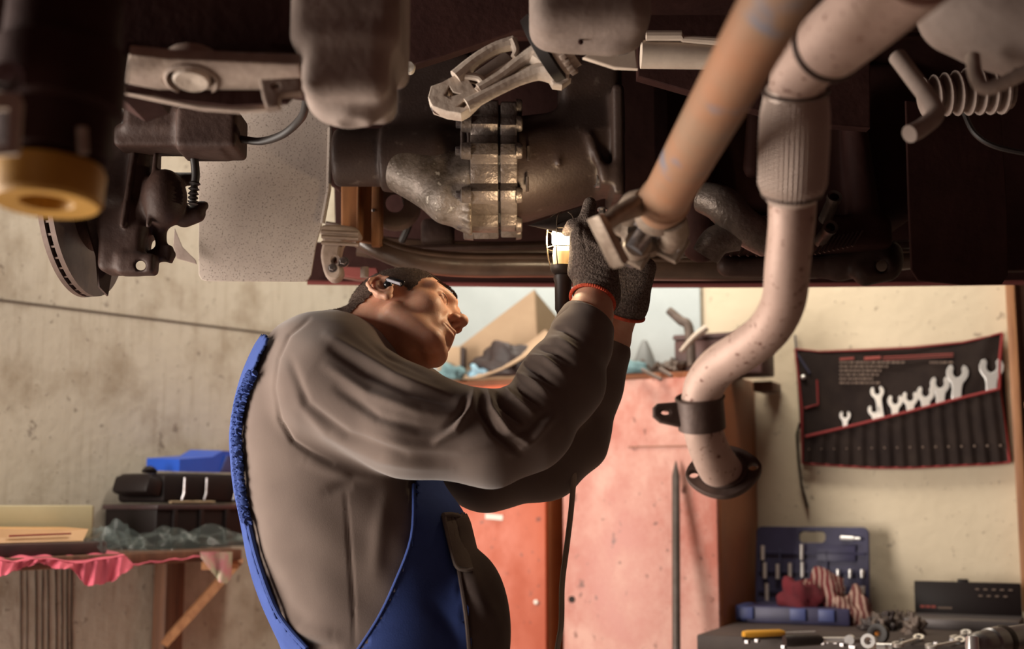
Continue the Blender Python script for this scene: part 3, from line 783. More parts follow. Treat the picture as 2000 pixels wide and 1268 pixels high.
# ------------------------------------------------------------------ the car, seen from underneath
pbr('under_black', (0.026, 0.009, 0.0075), (0.042, 0.016, 0.013), rough=0.75, scale=9, bump=0.3, bscale=60, spec=0.15)
pbr('under_brown', (0.026, 0.012, 0.009), (0.046, 0.024, 0.018), rough=0.6, scale=12, bump=0.3, bscale=80, spec=0.25)
pbr('dusty_beige', (0.42, 0.33, 0.27), (0.27, 0.20, 0.165), rough=0.8, scale=14, bump=0.25, bscale=90)
pbr('dusty_grey', (0.32, 0.25, 0.215), (0.21, 0.155, 0.13), rough=0.8, scale=10, bump=0.25, bscale=70)
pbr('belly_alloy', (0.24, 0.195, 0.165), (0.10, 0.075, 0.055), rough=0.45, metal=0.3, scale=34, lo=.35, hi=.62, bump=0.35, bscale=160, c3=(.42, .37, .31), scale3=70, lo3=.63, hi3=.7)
pbr('flange_alloy', (0.22, 0.18, 0.16), (0.10, 0.075, 0.06), rough=0.38, metal=0.45, scale=26, lo=.3, hi=.7, bump=0.5, bscale=140)
pbr('cast_alloy', (0.13, 0.10, 0.085), (0.055, 0.038, 0.03), rough=0.42, metal=0.35, scale=26, lo=.3, hi=.7, bump=0.22, bscale=220, c3=(.05, .032, .025), scale3=9, lo3=.5, hi3=.68)
pbr('dusty_pale_lit', (0.66, 0.55, 0.45), (0.52, 0.42, 0.34), rough=0.75, scale=14)  # pale dusty metal, brightened to carry the light on plate and pipe
pbr('alloy_clean', (0.58, 0.49, 0.41), (0.42, 0.34, 0.28), rough=0.6, metal=0.1, scale=20, bump=0.3, bscale=120)
pbr('dark_casting', (0.032, 0.018, 0.014), (0.055, 0.034, 0.028), rough=0.5, metal=0.2, scale=10, bump=0.15, bscale=200, c3=(.10, .075, .062), scale3=40, lo3=.64, hi3=.74)  # dark casting metal, lowered further for shade in the bell housing's recess
pbr('rubber_black', (0.014, 0.010, 0.009), rough=0.5)
pbr('steel_bolt', (0.42, 0.41, 0.43), (0.22, 0.19, 0.18), rough=0.35, metal=0.9, scale=60)
pbr('rust_brown', (0.10, 0.045, 0.026), (0.055, 0.025, 0.018), rough=0.7, scale=30, bump=0.5, bscale=120)
pbr('ochre_polyurethane', (0.58, 0.30, 0.035), (0.46, 0.23, 0.028), rough=0.55, scale=12)
pbr('chassis_gloss', (0.045, 0.026, 0.018), (0.085, 0.05, 0.034), rough=0.32, scale=12, bump=0.15, bscale=50, spec=0.6)
pbr('rust_plate_lit', (0.36, 0.15, 0.055), (0.20, 0.085, 0.035), rough=0.55, scale=9, stretch=(3, 3, .5))  # rust brown, brightened to hold the inspection lamp's light
pbr('paint_maroon', (0.18, 0.05, 0.045), rough=0.3)
pbr('disc_steel', (0.17, 0.12, 0.10), (0.10, 0.07, 0.06), rough=0.45, metal=0.5, scale=15)

def grit_mat():
    m = bpy.data.materials.new('gritty_liner'); m.use_nodes = True; N = m.node_tree.nodes; L = m.node_tree.links; b = N['Principled BSDF']
    b.inputs['Roughness'].default_value = .75
    tc = N.new('ShaderNodeTexCoord')
    n = N.new('ShaderNodeTexNoise'); n.inputs['Scale'].default_value = 9; n.inputs['Detail'].default_value = 5; L.new(tc.outputs['Object'], n.inputs['Vector'])
    r = N.new('ShaderNodeMapRange'); r.inputs[1].default_value = .35; r.inputs[2].default_value = .65; L.new(n.outputs[0], r.inputs[0])
    x = N.new('ShaderNodeMix'); x.data_type = 'RGBA'; x.inputs[6].default_value = (.43, .36, .31, 1); x.inputs[7].default_value = (.36, .295, .255, 1); L.new(r.outputs[0], x.inputs[0])
    g = N.new('ShaderNodeTexNoise'); g.inputs['Scale'].default_value = 330; g.inputs['Detail'].default_value = 2; L.new(tc.outputs['Object'], g.inputs['Vector'])
    gr = N.new('ShaderNodeMapRange'); gr.inputs[1].default_value = .62; gr.inputs[2].default_value = .69; L.new(g.outputs[0], gr.inputs[0])
    y = N.new('ShaderNodeMix'); y.data_type = 'RGBA'; y.inputs[7].default_value = (.24, .185, .155, 1); L.new(gr.outputs[0], y.inputs[0]); L.new(x.outputs[2], y.inputs[6])
    L.new(y.outputs[2], b.inputs['Base Color'])
    bp = N.new('ShaderNodeBump'); bp.inputs['Strength'].default_value = .9; bp.inputs['Distance'].default_value = .004; L.new(gr.outputs[0], bp.inputs['Height']); L.new(bp.outputs[0], b.inputs['Normal'])
    MATS['gritty_liner'] = m
grit_mat()

car = thing('car', (.2, 2.2, 1.75), 'dusty car raised on a lift, its underside and gearbox above the mechanic', 'car')
def sdf_part(name, fn, lo, hi, h, mat, parent, it=1):
    V, Q = nets(fn, lo, hi, h); V = relax(V, Q, it); return link_mesh(name, np_mesh(name, V, Q), mat, parent)
def bnd(pts, m):
    return [min(p[i] for p in pts)-m for i in range(3)], [max(p[i] for p in pts)+m for i in range(3)]
def bolt(p, axis, r, h, parent, mat='steel_bolt', name='bolt'):
    p = Vector(p); ax = Vector(axis).normalized()
    mb = MB(); mb.lathe(p, ax, [(0, .0001), (0, r*1.35), (h*.25, r*1.35), (h*.25, r)], 20); mb.lathe(p, ax, [(h*.25, r), (h, r), (h*1.1, r*.8), (h*1.1, .0001)], 6)
    return mb.build(name, mat, parent)

# --- body shell: floor pan, engine bay walls, wings
fp = MB().box((.2, 1.45, 2.14), (1.66, 1.9, .03), bev=.01).build('floor_pan', 'under_black', car)
for x in (-.35, .05, .45, .8): MB().box((x, 1.45, 2.115), (.05, 1.8, .03), bev=.012).build('floor_rib', 'under_black', fp)
MB().box((.2, 2.42, 2.33), (1.5, .03, .42), bev=.01).build('firewall', 'under_black', car)
MB().box((.2, 2.75, 2.50), (1.62, .75, .02)).build('bonnet', 'under_black', car)
for x in (-.60, 1.0): MB().box((x, 2.72, 2.30), (.03, .66, .40), bev=.008).build('inner_wing', 'under_black', car)
plate('fan_shroud', [(640, -90), (1790, -90), (1790, 515), (1690, 528), (1300, 530), (860, 515), (760, 480), (655, 455)], 2.97, .03, 'under_black', car, sm=0)
# front bumper seen from behind, with a painted lower lip
def bump(u, v):
    px_ = 560 + 1500*u; p = at(px_, 549 + 7*math.sin(u*3.1) - 75*v, 3.08 - .10*abs(u-.45)**2*4); return p
MB().grid(bump, 30, 6, .012).build('bumper', 'under_black', car)
mb = MB(); mb.tube([at(600 + 1400*k/24, 552 + 6*math.sin(k/24*3.1), 3.055 - .1*abs(k/24-.45)**2*4) for k in range(25)], .0055, 8); mb.build('bumper_lip', 'paint_maroon', car)

# --- front cross tube of the engine cradle, pressed steel, running the width of the car
cpts = [(640, 452, 2.72), (690, 462, 2.71), (735, 482, 2.70), (790, 502, 2.70), (850, 513, 2.71), (930, 518, 2.72), (1080, 518, 2.72), (1300, 524, 2.72), (1560, 522, 2.72), (1780, 505, 2.72)]
P = spline([at(*q) for q in cpts], 6)
cr = MB(); cr.tube(P, lerps([.016, .021, .027, .029, .030, .030, .030, .030, .030, .026], 6), 16, flat=.9); cradle = cr.build('cradle_tube', 'chassis_gloss', car)
mb = MB(); mb.tube([p + Vector((0, -.028, .012)) for p in P], .0045, 8); mb.build('weld_seam', 'chassis_gloss', cradle)
P2 = [at(700 + 1080*k/20, 502 + 18*min(1, k/6)**.5 + 4*math.sin(k*.5), 2.85) for k in range(21)]
MB().tube([p + Vector((0, 0, .03)) for p in P2], .02, 10, flat=1.4).build('radiator_support', 'chassis_gloss', car)
MB().tube([at(760 + 60*k, 487 - 1.5*k, 2.80) for k in range(12)], .008, 8).build('coolant_pipe', 'under_brown', car)
# clamp bracket at its left end
br = plate('clamp_bracket', [(622, 446), (640, 438), (688, 442), (702, 452), (700, 462), (672, 468), (662, 500), (668, 530), (655, 546), (636, 540), (626, 500), (630, 470)], 2.60, .05, 'dusty_beige', car, bev=.005, sm=3, holes=[circ(655, 508, 5, 6, 10)])
for y in (452, 462, 474): MB().tube([at(628, y, 2.585), at(700, y+4, 2.585)], .004, 8).build('clamp_plate', 'dusty_beige', br)
bolt(at(672, 512, 2.60), (0, -1, 0), .008, .014, br); bolt(at(650, 524, 2.59), (0, -1, 0), .007, .012, br)
MB().cyl(at(712, 522, 2.66), at(712, 542, 2.66), .009).build('rubber_stud', 'dusty_grey', br)
plate('bumper_stay', [(640, 520), (735, 522), (742, 538), (700, 545), (640, 534)], 2.8, .04, 'paint_maroon', car, bev=.003)
# rust-brown upright and pieces behind it
up = plate('upright_channel', [(666, 340), (746, 340), (746, 480), (666, 462)], 2.66, .035, 'rust_plate_lit', car, bev=.004)
MB().box(at(700, 410, 2.655), (.006, .02, .15), bev=.002).build('channel_edge', 'rust_plate_lit', up)
MB().box(at(735, 410, 2.65), (.018, .02, .16), bev=.002).build('channel_edge', 'rust_plate_lit', up)
bolt(at(730, 412, 2.645), (0, -1, 0), .004, .006, up)
MB().lathe(at(772, 400, 2.72), (0, -1, 0), [(-.02, .055), (0, .055), (.01, .05), (.012, .02)], 24).build('horn', 'dusty_grey', car)
MB().box(at(855, 455, 2.83), (.075, .05, .06), bev=.012).build('filter_box', 'under_brown', car)
MB().tube(spline([at(790, 380, 2.72), at(800, 430, 2.75), at(785, 470, 2.8)], 6), .008, 8).build('wire', 'rubber_black', car)

# --- gearbox: transfer casting, ribbed flange, bell housing
GY = 2.50
g = lambda x, y, Y=GY: tuple(at(x, y, Y))
def gear_left(P):
    d = smax(seg(P, g(655, 308), g(745, 308), .058, .058), -(P[0]-at(652, 308, GY).x), .015)
    d = smin(d, smax(smax(seg(P, g(740, 310), g(850, 314), .065, .072), at(746, 308, GY).x-P[0], .004), P[0]-at(905, 308, GY).x, .01), .004)
    d = smin(d, seg(P, g(840, 318, 2.53), g(915, 330, 2.54), .066, .085), .03)
    d = smin(d, rbox(P, g(850, 200, 2.56), (.085, .07, .09), .02), .03)
    for x in (903, 917): d = smin(d, seg(P, g(x, 215, 2.425), g(x, 345, 2.425), .005, .005), .006)
    for y in (235, 262, 300): d = smin(d, seg(P, g(903, y, 2.43), g(932, y-12, 2.44), .004, .004), .005)
    return smax(d, P[0]-at(924, 330, GY).x, .004)
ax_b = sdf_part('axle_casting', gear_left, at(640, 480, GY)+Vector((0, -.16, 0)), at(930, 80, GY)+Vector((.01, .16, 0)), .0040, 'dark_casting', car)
def gear_belly(P):
    d = seg(P, g(812, 338, 2.48), g(880, 384, 2.458), .044, .052)
    d = smin(d, seg(P, g(780, 318, 2.49), g(840, 350, 2.475), .056, .048), .03)
    d = smin(d, seg(P, g(880, 386, 2.455), g(940, 396, 2.455), .050, .064), .02)
    d = smin(d, seg(P, g(905, 345, 2.42), g(935, 338, 2.41), .016, .022), .02)
    d = smin(d, seg(P, g(880, 345, 2.50), g(930, 360, 2.50), .07, .09), .03)
    d = smin(d, seg(P, g(900, 436, 2.46), g(930, 446, 2.46), .014, .018), .008)
    for k in range(5):
        an = -.5 + k*.42; d = smin(d, seg(P, g(886, 390+40*math.sin(an), 2.455-.04*math.cos(an)), g(930, 392+62*math.sin(an), 2.455-.060*math.cos(an)), .003, .007), .006)
    return smax(d, P[0]-at(924, 330, GY).x, .004)
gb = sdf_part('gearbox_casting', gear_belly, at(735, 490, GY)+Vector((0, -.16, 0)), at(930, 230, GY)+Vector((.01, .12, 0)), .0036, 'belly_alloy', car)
bolt(at(905, 437, 2.45), (-.2, -.3, -1), .011, .010, gb, name='drain_plug')
def flange_outline(cy, R, lugs, rl, n=160):
    out = []
    for k in range(n):
        a = 2*math.pi*k/n; r = R
        for la_ in lugs:
            d = abs((a-la_+math.pi) % (2*math.pi)-math.pi)
            if d < .17: r = max(r, R + rl*min(1, 2.2*(1-d/.17))*.9)
        out.append((r*math.cos(a), r*math.sin(a)*1.02))
    return out
lugs = [math.radians(d) for d in (115, 150, 178, 217, 253, 290, 330, 10, 45, 80)]   # measured in the plane (away, up)
c = at(960, 332, GY)
TF_ = lambda x: Matrix.Translation((x, GY, c.z)) @ Matrix(((0, 0, 1, 0), (1, 0, 0, 0), (0, 1, 0, 0), (0, 0, 0, 1)))
xa, xb, xc, xd = at(922, 332, GY).x, at(974, 332, GY).x, at(978, 332, GY).x, at(1010, 332, GY).x
fo = flange_outline(0, .116, lugs, .022)
fl = plate_local('flange_ring', fo, [], xb-xa, .003, TF_((xa+xb)/2), 'flange_alloy', gb)
fl2 = plate_local('flange_ring', flange_outline(0, .114, lugs, .021), [], xd-xc, .003, TF_((xc+xd)/2), 'flange_alloy', car)
plate_local('gasket', flange_outline(0, .110, lugs, .018), [], xc-xb+.004, .0002, TF_((xc+xb)/2), 'rubber_black', car)
for a in lugs:
    p = Vector((xa, GY + .124*math.cos(a), c.z + .126*math.sin(a)))
    mb = MB(); mb.lathe(p + Vector((.002, 0, 0)), (-1, 0, 0), [(0, .017), (.018, .0155), (.020, .013), (.020, .0001)], 18); mb.build('bolt_boss', 'flange_alloy', gb)
    if math.cos(a) < .3: bolt(p + Vector((-.017, 0, 0)), (-1, 0, 0), .0085, .010, gb)
    mb = MB(); mb.lathe(Vector((xd-.002, p.y, p.z)), (1, 0, 0), [(0, .016), (.010, .0145), (.012, .012), (.012, .0001)], 18); mb.build('bolt_boss', 'flange_alloy', fl2)
def bell(P):
    d = seg(P, g(1012, 332), g(1200, 292), .106, .088)
    d = smax(d, at(1006, 330, GY).x-P[0], .004); d = smax(d, P[0]-at(1208, 300, GY).x, .012)
    d = smin(d, rbox(P, g(1150, 215, 2.54), (.062, .09, .085), .02), .03)
    d = smin(d, rbox(P, g(1190, 352, 2.44), (.020, .05, .020), .008), .012)
    d = smin(d, seg(P, g(1150, 265, 2.41), g(1180, 340, 2.40), .006, .010), .012)
    d = smin(d, seg(P, g(1060, 262, 2.42), g(1205, 252, 2.42), .005, .005), .008)
    d = smin(d, seg(P, g(1090, 262, 2.42), g(1092, 320, 2.40), .004, .004), .008)
    d = smin(d, rbox(P, g(1200, 300, 2.5), (.012, .11, .11), .008), .012)
    return d
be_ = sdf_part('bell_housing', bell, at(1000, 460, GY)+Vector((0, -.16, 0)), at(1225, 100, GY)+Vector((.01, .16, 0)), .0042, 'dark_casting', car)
MB().lathe(at(1166, 352, 2.44), (-1, -.25, 0), [(-.004, .015), (.004, .015), (.004, .010), (-.006, .010)], 20).build('bearing_eye', 'steel_bolt', be_)
for x, y in ((1032, 300), (1030, 360)): MB().cyl(at(x, y-14, 2.392), at(x, y+14, 2.392), .003, .003, 8).build('rib', 'cast_alloy', be_)
bolt(at(1176, 408, 2.44), (0, -.2, -1), .007, .012, car)
# dark engine behind and to the right
def engine(P):
    d = rbox(P, g(1430, 260, 2.68), (.22, .12, .20), .03)
    d = smin(d, rbox(P, g(1640, 300, 2.70), (.14, .13, .17), .04), .03)
    d = smin(d, seg(P, g(1360, 330, 2.55), g(1370, 470, 2.56), .035, .045), .02)
    d = smin(d, seg(P, g(1660, 180, 2.52), g(1690, 420, 2.55), .025, .03), .02)
    d = smin(d, rbox(P, g(1560, 470, 2.62), (.17, .10, .035), .015), .02)
    d = smin(d, seg(P, g(1480, 180, 2.52), g(1470, 330, 2.52), .02, .02), .02)
    return d
en = sdf_part('engine_block', engine, at(1290, 560, 2.68)+Vector((0, -.24, 0)), at(1830, 30, 2.68)+Vector((0, .16, .02)), .008, 'under_black', car)
# cast elbow duct and coolant stubs on the engine
mb = MB(); mb.tube(spline([at(1372, 385, 2.42), at(1410, 400, 2.40), at(1450, 440, 2.40), at(1500, 470, 2.43)], 8), lerps([.030, .036, .036, .034], 8), 20)
mb.tube(spline([at(1378, 500, 2.42), at(1400, 470, 2.41), at(1440, 462, 2.41)], 8), lerps([.028, .030, .028], 8), 18); mb.build('alloy_elbow', 'flange_alloy', en)
for (x, y, x2, y2) in ((1630, 384, 1612, 428), (1622, 444, 1604, 468), (1500, 445, 1480, 470)):
    a_ = at(x, y, 2.44); b_ = at(x2, y2, 2.50); mb = MB(); mb.lathe(a_, b_-a_, [(.0, .009), (-.002, .0145), (.008, .0150), (.012, .0125), (.07, .0135)], 20); mb.build('coolant_stub', 'cast_alloy', en)
for k in range(9): MB().tube([at(1592+9*k, 497-2*k, 2.50), at(1612+9*k, 466-2*k, 2.50)], .0026, 6).build('cooling_fin', 'dark_casting', en)
for k in range(10): MB().tube([at(1392+17*k, 500, 2.49), at(1402+17*k, 484, 2.49)], .0028, 6).build('cooling_fin', 'under_brown', en)
plate('grey_shield', [(1330, 500), (1372, 505), (1370, 515), (1340, 528), (1310, 528)], 2.70, .01, 'dusty_grey', car, bev=.001)
# lower control arm at the right
def arm(P):
    d = seg(P, g(1420, 520, 2.62), g(1640, 522, 2.60), .022, .024)
    d = smin(d, seg(P, g(1640, 522, 2.60), g(1730, 500, 2.58), .026, .035), .02)
    d = smin(d, seg(P, g(1690, 535, 2.56), g(1730, 520, 2.56), .025, .032), .02)
    return smax(d, -seg(P, g(1722, 520, 2.50), g(1722, 520, 2.62), .012, .012), .004)
sdf_part('control_arm', arm, at(1390, 575, 2.6)+Vector((0, -.1, 0)), at(1780, 450, 2.6)+Vector((0, .08, 0)), .006, 'under_brown', car)
# big dark wheel-arch liner and black panels at the right
plate('wheel_arch_liner', [(1765, 200), (1960, 215), (1972, 400), (1974, 535), (1962, 553), (1880, 556), (1790, 550), (1776, 530), (1770, 400)], 2.45, .008, 'under_black', car, bev=.002, sm=0, yaw=.12)
plate('side_panel', [(1700, -40), (2120, -40), (2120, 525), (1900, 530), (1890, 230), (1700, 205)], 2.6, .03, 'under_black', car, bev=.003)
pts = spline([at(1884, 222, 2.0), at(1905, 262, 1.98), at(1950, 288, 1.97), at(2040, 305, 1.97)], 8)
MB().tube(pts, .0045, 8).build('cable', 'rubber_black', car)

# --- torque mount: truss-like casting with a rubber ring at its upper end
mo = plate('mount_bracket', [(836, 190), (842, 168), (864, 160), (900, 140), (912, 150), (930, 178), (950, 172), (946, 182), (916, 212), (900, 221), (872, 217), (844, 207)], 1.925, .045, 'alloy_clean', car, bev=.0012,
           holes=[[(868, 186), (877, 168), (885, 180), (898, 183), (880, 193)], [(893, 208), (905, 198), (915, 200), (907, 210)]])
def strut(pts, r, Y=1.93, flat=1.6): MB().tube(spline([at(x, y, Y) for x, y in pts], 5), lerps(r, 5), 10, flat=flat, upv=(0, 1, 0)).build('strut', 'alloy_clean', mo)
strut([(890, 152), (930, 118), (970, 94), (1004, 84)], [0.0122, 0.0104, 0.0098, 0.0110])
strut([(935, 176), (980, 148), (1020, 118), (1048, 106)], [0.0098, 0.0092, 0.0110, 0.0171])
strut([(912, 206), (960, 180), (1010, 156), (1050, 140), (1082, 140)], [0.0110, 0.0098, 0.0098, 0.0134, 0.0195])
strut([(908, 148), (934, 152), (942, 164), (932, 178)], [.006, .006, .006, .006], 1.925, 1.0)
strut([(1000, 80), (1008, 100), (1003, 112)], [.009, .006, .005], 1.925)
strut([(1048, 108), (1066, 122), (1086, 140), (1112, 146)], [0.0195, 0.0171, 0.0195, 0.0134])
plate('web', [(905, 156), (985, 100), (1006, 118), (940, 166)], 1.955, .008, 'dusty_grey', mo, bev=.001)
plate('web', [(930, 196), (950, 180), (1030, 130), (1060, 140), (1010, 160)], 1.955, .008, 'dusty_grey', mo, bev=.001)
plate('foot', [(1072, 150), (1098, 142), (1116, 152), (1098, 166), (1080, 164)], 1.92, .03, 'alloy_clean', mo, bev=.003)
MB().lathe(at(868, 213, 1.948), (0, -.2, -1), [(-.012, .021), (0, .021), (.003, .018), (.003, .009), (0, .008), (-.004, .0001)], 28).build('bush', 'steel_bolt', mo)
MB().tube([at(940, 160, 1.935), at(1010, 120, 1.935), at(1060, 128, 1.935)], [.006, .007, .006], 8).build('rib', 'alloy_clean', mo)
MB().tube([at(860, 200, 1.930), at(930, 180, 1.930), at(1000, 135, 1.930)], [.004, .005, .004], 8).build('rib', 'alloy_clean', mo)
rax = Vector((.80, -.25, .42)).normalized(); rc = at(1082, 82, 1.90)
MB().lathe(rc, rax, [(-.030, .040), (-.028, .055), (-.012, .058), (-.008, .050), (-.03, .04)], 36).build('rubber_ring', 'rubber_black', mo)
cr_ = MB(); cr_.lathe(rc, rax, [(-.010, .046), (-.008, .054), (.004, .056), (.008, .052), (.02, .052)], 36)
uu = rax.orthogonal().normalized(); ww = rax.cross(uu)
for k in range(26):
    a_ = 2*math.pi*k/26; e = uu*math.cos(a_)+ww*math.sin(a_); cr_.box(rc + e*.0555 + rax*.004, (.008, .008, .010), Matrix((e, rax.cross(e), rax)).transposed(), bev=.001)
cr_.build('crimped_collar', 'dusty_beige', mo)
# subframe rail above it, blurred, with a bolt and pale plate
def railr(P):
    d = rbox(P, tuple(at(1150, 8, 1.75)), (.085, .06, .058), .03)
    d = smin(d, seg(P, tuple(at(1110, 58, 1.76)), tuple(at(1190, 62, 1.76)), .025, .03), .03)
    return d
rr_ = sdf_part('subframe_rail', railr, at(1020, 130, 1.75)+Vector((0, -.09, 0)), at(1290, -80, 1.75)+Vector((0, .09, 0)), .005, 'dusty_grey', car)
MB().ball(at(1134, 82, 1.728), (.004, .002, .004)).build('hole_plug', 'under_black', rr_)
bp_ = plate('pale_plate', [(1138, 112), (1150, 104), (1180, 92), (1240, 82), (1246, 134), (1200, 132)], 1.85, .012, 'dusty_pale_lit', car, bev=.002)
bolt(at(1208, 66, 1.80), (.1, -.5, -1), .016, .030, bp_)
xb_ = MB(); xb_.tube([at(1252, 106, 2.05), at(1400, 110, 2.05), at(1470, 112, 2.05)], [.024, .022, .022], 18); xb_ = xb_.build('cross_pipe', 'dusty_pale_lit', car)
MB().tube([at(1262, 70, 2.03), at(1330, 70, 2.03), at(1334, 76, 2.03), at(1420, 82, 2.03)], [.009, .009, .006, .008], 10).build('heat_tray_edge', 'dusty_pale_lit', car)
plate('black_tunnel', [(1245, 20), (1700, -40), (1700, 250), (1560, 240), (1245, 150)], 2.3, .03, 'under_black', car, bev=.003)
plate('black_tray', [(790, -60), (1260, -60), (1260, 60), (1010, 60), (870, 108), (800, 130), (780, 60)], 2.15, .03, 'under_black', car, bev=.003)
MB().lathe(at(799, 132, 2.05), (0, -1, -.1), [(-.02, .008), (0, .011), (.006, .009), (.008, .0001)], 16).build('white_plug', pbr('plug_white', (.75, .7, .62), rough=.5), car)

# --- left front corner: rail end, bushing plate, crossbeam
def raill(P):
    d = rbox(P, tuple(at(690, 20, 1.55)), (.066, .09, .080), .018)
    d = smin(d, rbox(P, tuple(at(686, 150, 1.53)), (.053, .07, .045), .02), .015)
    d = smin(d, seg(P, tuple(at(662, 196, 1.53)), tuple(at(728, 188, 1.53)), .032, .026), .02)
    d = smin(d, seg(P, tuple(at(688, 224, 1.52)), tuple(at(712, 222, 1.52)), .018, .016), .015)
    return smax(d, -ell(P, tuple(at(688, 246, 1.51)), (.022, .02, .008)), .003)
sdf_part('chassis_rail', raill, at(540, 290, 1.55)+Vector((0, -.12, 0)), at(840, -100, 1.55)+Vector((0, .12, 0)), .0042, 'dusty_grey', car)
bb = plate('front_crossbeam', [(-300, -120), (590, -120), (590, 70), (578, 108), (520, 100), (400, 106), (262, 100), (250, 132), (200, 150), (150, 120), (-300, 108)], 1.50, .20, 'under_black', car, bev=.012)
BN = (0, -.30, -1)
cc = at(374, 156, 1.50)
bu = plate_on('bushing_plate', [(252, 108), (330, 116), (585, 126), (590, 160), (572, 176), (520, 184), (440, 188), (390, 190), (330, 182), (244, 164)], cc, BN, .016, 'dusty_beige', car, bev=.003, holes=[circ(374, 156, 53, 19, 30)])
MB().lathe(cc, BN, [(-.03, .0335), (.002, .0335), (.004, .0300), (-.002, .0285), (-.012, .0275)], 36).build('bush_sleeve', 'dusty_beige', bu)
MB().lathe(cc, BN, [(-.03, .0225), (.001, .0225), (.004, .0200), (.003, .012), (.001, .0001)], 36).build('bush_core', 'alloy_clean', bu)
MB().ball(at(200, 168, 1.46), (.028, .03, .010)).build('tongue', 'dusty_beige', bu)
plate('lower_strap', [(236, 180), (300, 184), (352, 196), (440, 206), (505, 204), (545, 200), (548, 212), (470, 218), (390, 212), (310, 196)], 1.46, .012, 'dusty_beige', car, bev=.003)
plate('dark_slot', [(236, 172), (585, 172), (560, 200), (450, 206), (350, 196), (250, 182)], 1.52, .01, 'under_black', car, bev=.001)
plate('end_bracket', [(506, 154), (586, 150), (586, 180), (544, 184), (542, 208), (520, 212), (512, 190)], 1.445, .02, 'dusty_beige', car, bev=.003, holes=[circ(538, 168, 7, 4, 12)])
# damper leg with ochre bump ring, close to the lens
ya = 1.12
la0 = at(95, 350, ya); ax_ = Vector((0.02, .07, 1)).normalized()
st = MB().lathe(la0, ax_, [(.010, .030), (.02, .052), (.06, .054), (.065, .060), (.12, .060), (.125, .052), (.20, .050), (.24, .030)], 36).build('damper_leg', 'under_black', car)
MB().lathe(la0, ax_, [(-.022, .024), (-.024, .045), (-.020, .0485), (.006, .0495), (.012, .047), (.012, .020), (-.008, .018), (-.022, .024)], 48).build('bump_ring', 'ochre_polyurethane', st)
plate('silver_bracket', [(-60, 176), (34, 180), (42, 200), (34, 300), (-60, 306)], 1.02, .008, 'alloy_clean', car, bev=.002, holes=[[(-40, 214), (14, 212), (12, 284), (-40, 290)]])
bolt(at(14, 152, 1.03), (.2, -1, 0), .010, .012, st)
MB().tube([at(160, 250, 1.08), at(163, 300, 1.08)], .005, 8).build('pipe_stub', 'dusty_beige', st)

# --- hub, brake and gritty liner at the left
HY = 2.22
dax = Vector((1, -.10, .06)).normalized(); dc = at(150, 410, HY+.06)
disc = MB().lathe(dc, dax, [(0, .075), (0, .160), (.009, .160), (.009, .112), (.017, .112), (.017, .160), (.026, .160), (.026, .075), (.0, .075)], 72).build('brake_disc', 'disc_steel', car)
mb = MB(); u = dax.orthogonal().normalized(); w = dax.cross(u)
for k in range(44):
    a_ = 2*math.pi*k/44; e = u*math.cos(a_)+w*math.sin(a_); mb.box(dc + dax*.013 + e*.136, (.044, .004, .0085), Matrix((e, dax.cross(e), dax)).transposed())
mb.build('cooling_vane', 'disc_steel', disc)
MB().lathe(dc, dax, [(-.03, .03), (-.03, .07), (-.002, .075), (.026, .078), (.03, .070), (.05, .05), (.06, .03)], 40).build('hub', 'under_brown', disc)
plate('dust_shield', [(150, 300), (205, 300), (218, 420), (222, 520), (212, 575), (192, 560), (186, 500), (160, 430)], HY+.02, .006, 'under_brown', car, bev=.001, yaw=.9)
h_ = lambda x, y, Y=HY: tuple(at(x, y, Y))
def knuckle(P):
    d = rbox(P, h_(255, 345, 2.24), (.045, .05, .115), .02)
    d = smin(d, rbox(P, h_(245, 470, 2.22), (.040, .035, .060), .015), .02)
    d = smin(d, rbox(P, h_(270, 517, 2.20), (.033, .02, .018), .008), .012)
    d = smin(d, seg(P, h_(300, 500), h_(330, 498), .012, .012), .006)
    d = smin(d, rbox(P, h_(332, 497, 2.22), (.005, .012, .015), .003), .002)
    d = smin(d, seg(P, h_(312, 440), h_(316, 490), .012, .009), .012)
    d = smin(d, ell(P, h_(322, 388, 2.20), (.038, .045, .052)), .015)
    d = smin(d, seg(P, h_(340, 350), h_(372, 350), .012, .012), .006)
    d = smin(d, seg(P, h_(360, 425), h_(384, 418), .018, .016), .006)
    d = smin(d, seg(P, h_(384, 404), h_(398, 402), .010, .009), .003)
    for x0, x1, r in ((262, 240, .006), (305, 290, .005)): d = smin(d, seg(P, h_(x0, 300, 2.19), h_(x1, 440, 2.175), r, r), .006)
    return smax(d, -seg(P, h_(275, 519, 2.1), h_(275, 519, 2.3), .009, .009), .003)
kn_ = sdf_part('steering_knuckle', knuckle, at(180, 560, HY)+Vector((0, -.1, 0)), at(425, 210, HY)+Vector((0, .12, 0)), .0036, 'under_brown', car)
def caliper(P):
    d = rbox(P, h_(415, 262, 2.16), (.052, .05, .036), .008)
    d = smin(d, rbox(P, h_(315, 240, 2.18), (.055, .05, .030), .015), .015)
    d = smin(d, rbox(P, h_(300, 275, 2.18), (.060, .04, .020), .01), .015)
    d = smin(d, rbox(P, h_(400, 292, 2.16), (.040, .04, .012), .006), .006)
    return d
ca_ = sdf_part('brake_caliper', caliper, at(220, 325, HY)+Vector((0, -.14, 0)), at(490, 180, HY)+Vector((0, .06, 0)), .0036, 'under_brown', car)
MB().tube(spline([at(470, 272, 2.15), at(510, 276, 2.14), at(550, 264, 2.10), at(580, 240, 2.05), at(596, 212, 1.98), at(600, 150, 1.9)], 8), .0068, 12).build('brake_hose', 'rubber_black', car)
MB().tube(spline([at(236, 262, 2.15), at(242, 240, 2.14), at(258, 225, 2.14), at(282, 216, 2.15)], 8), .0040, 8).build('sensor_wire', 'rubber_black', car)
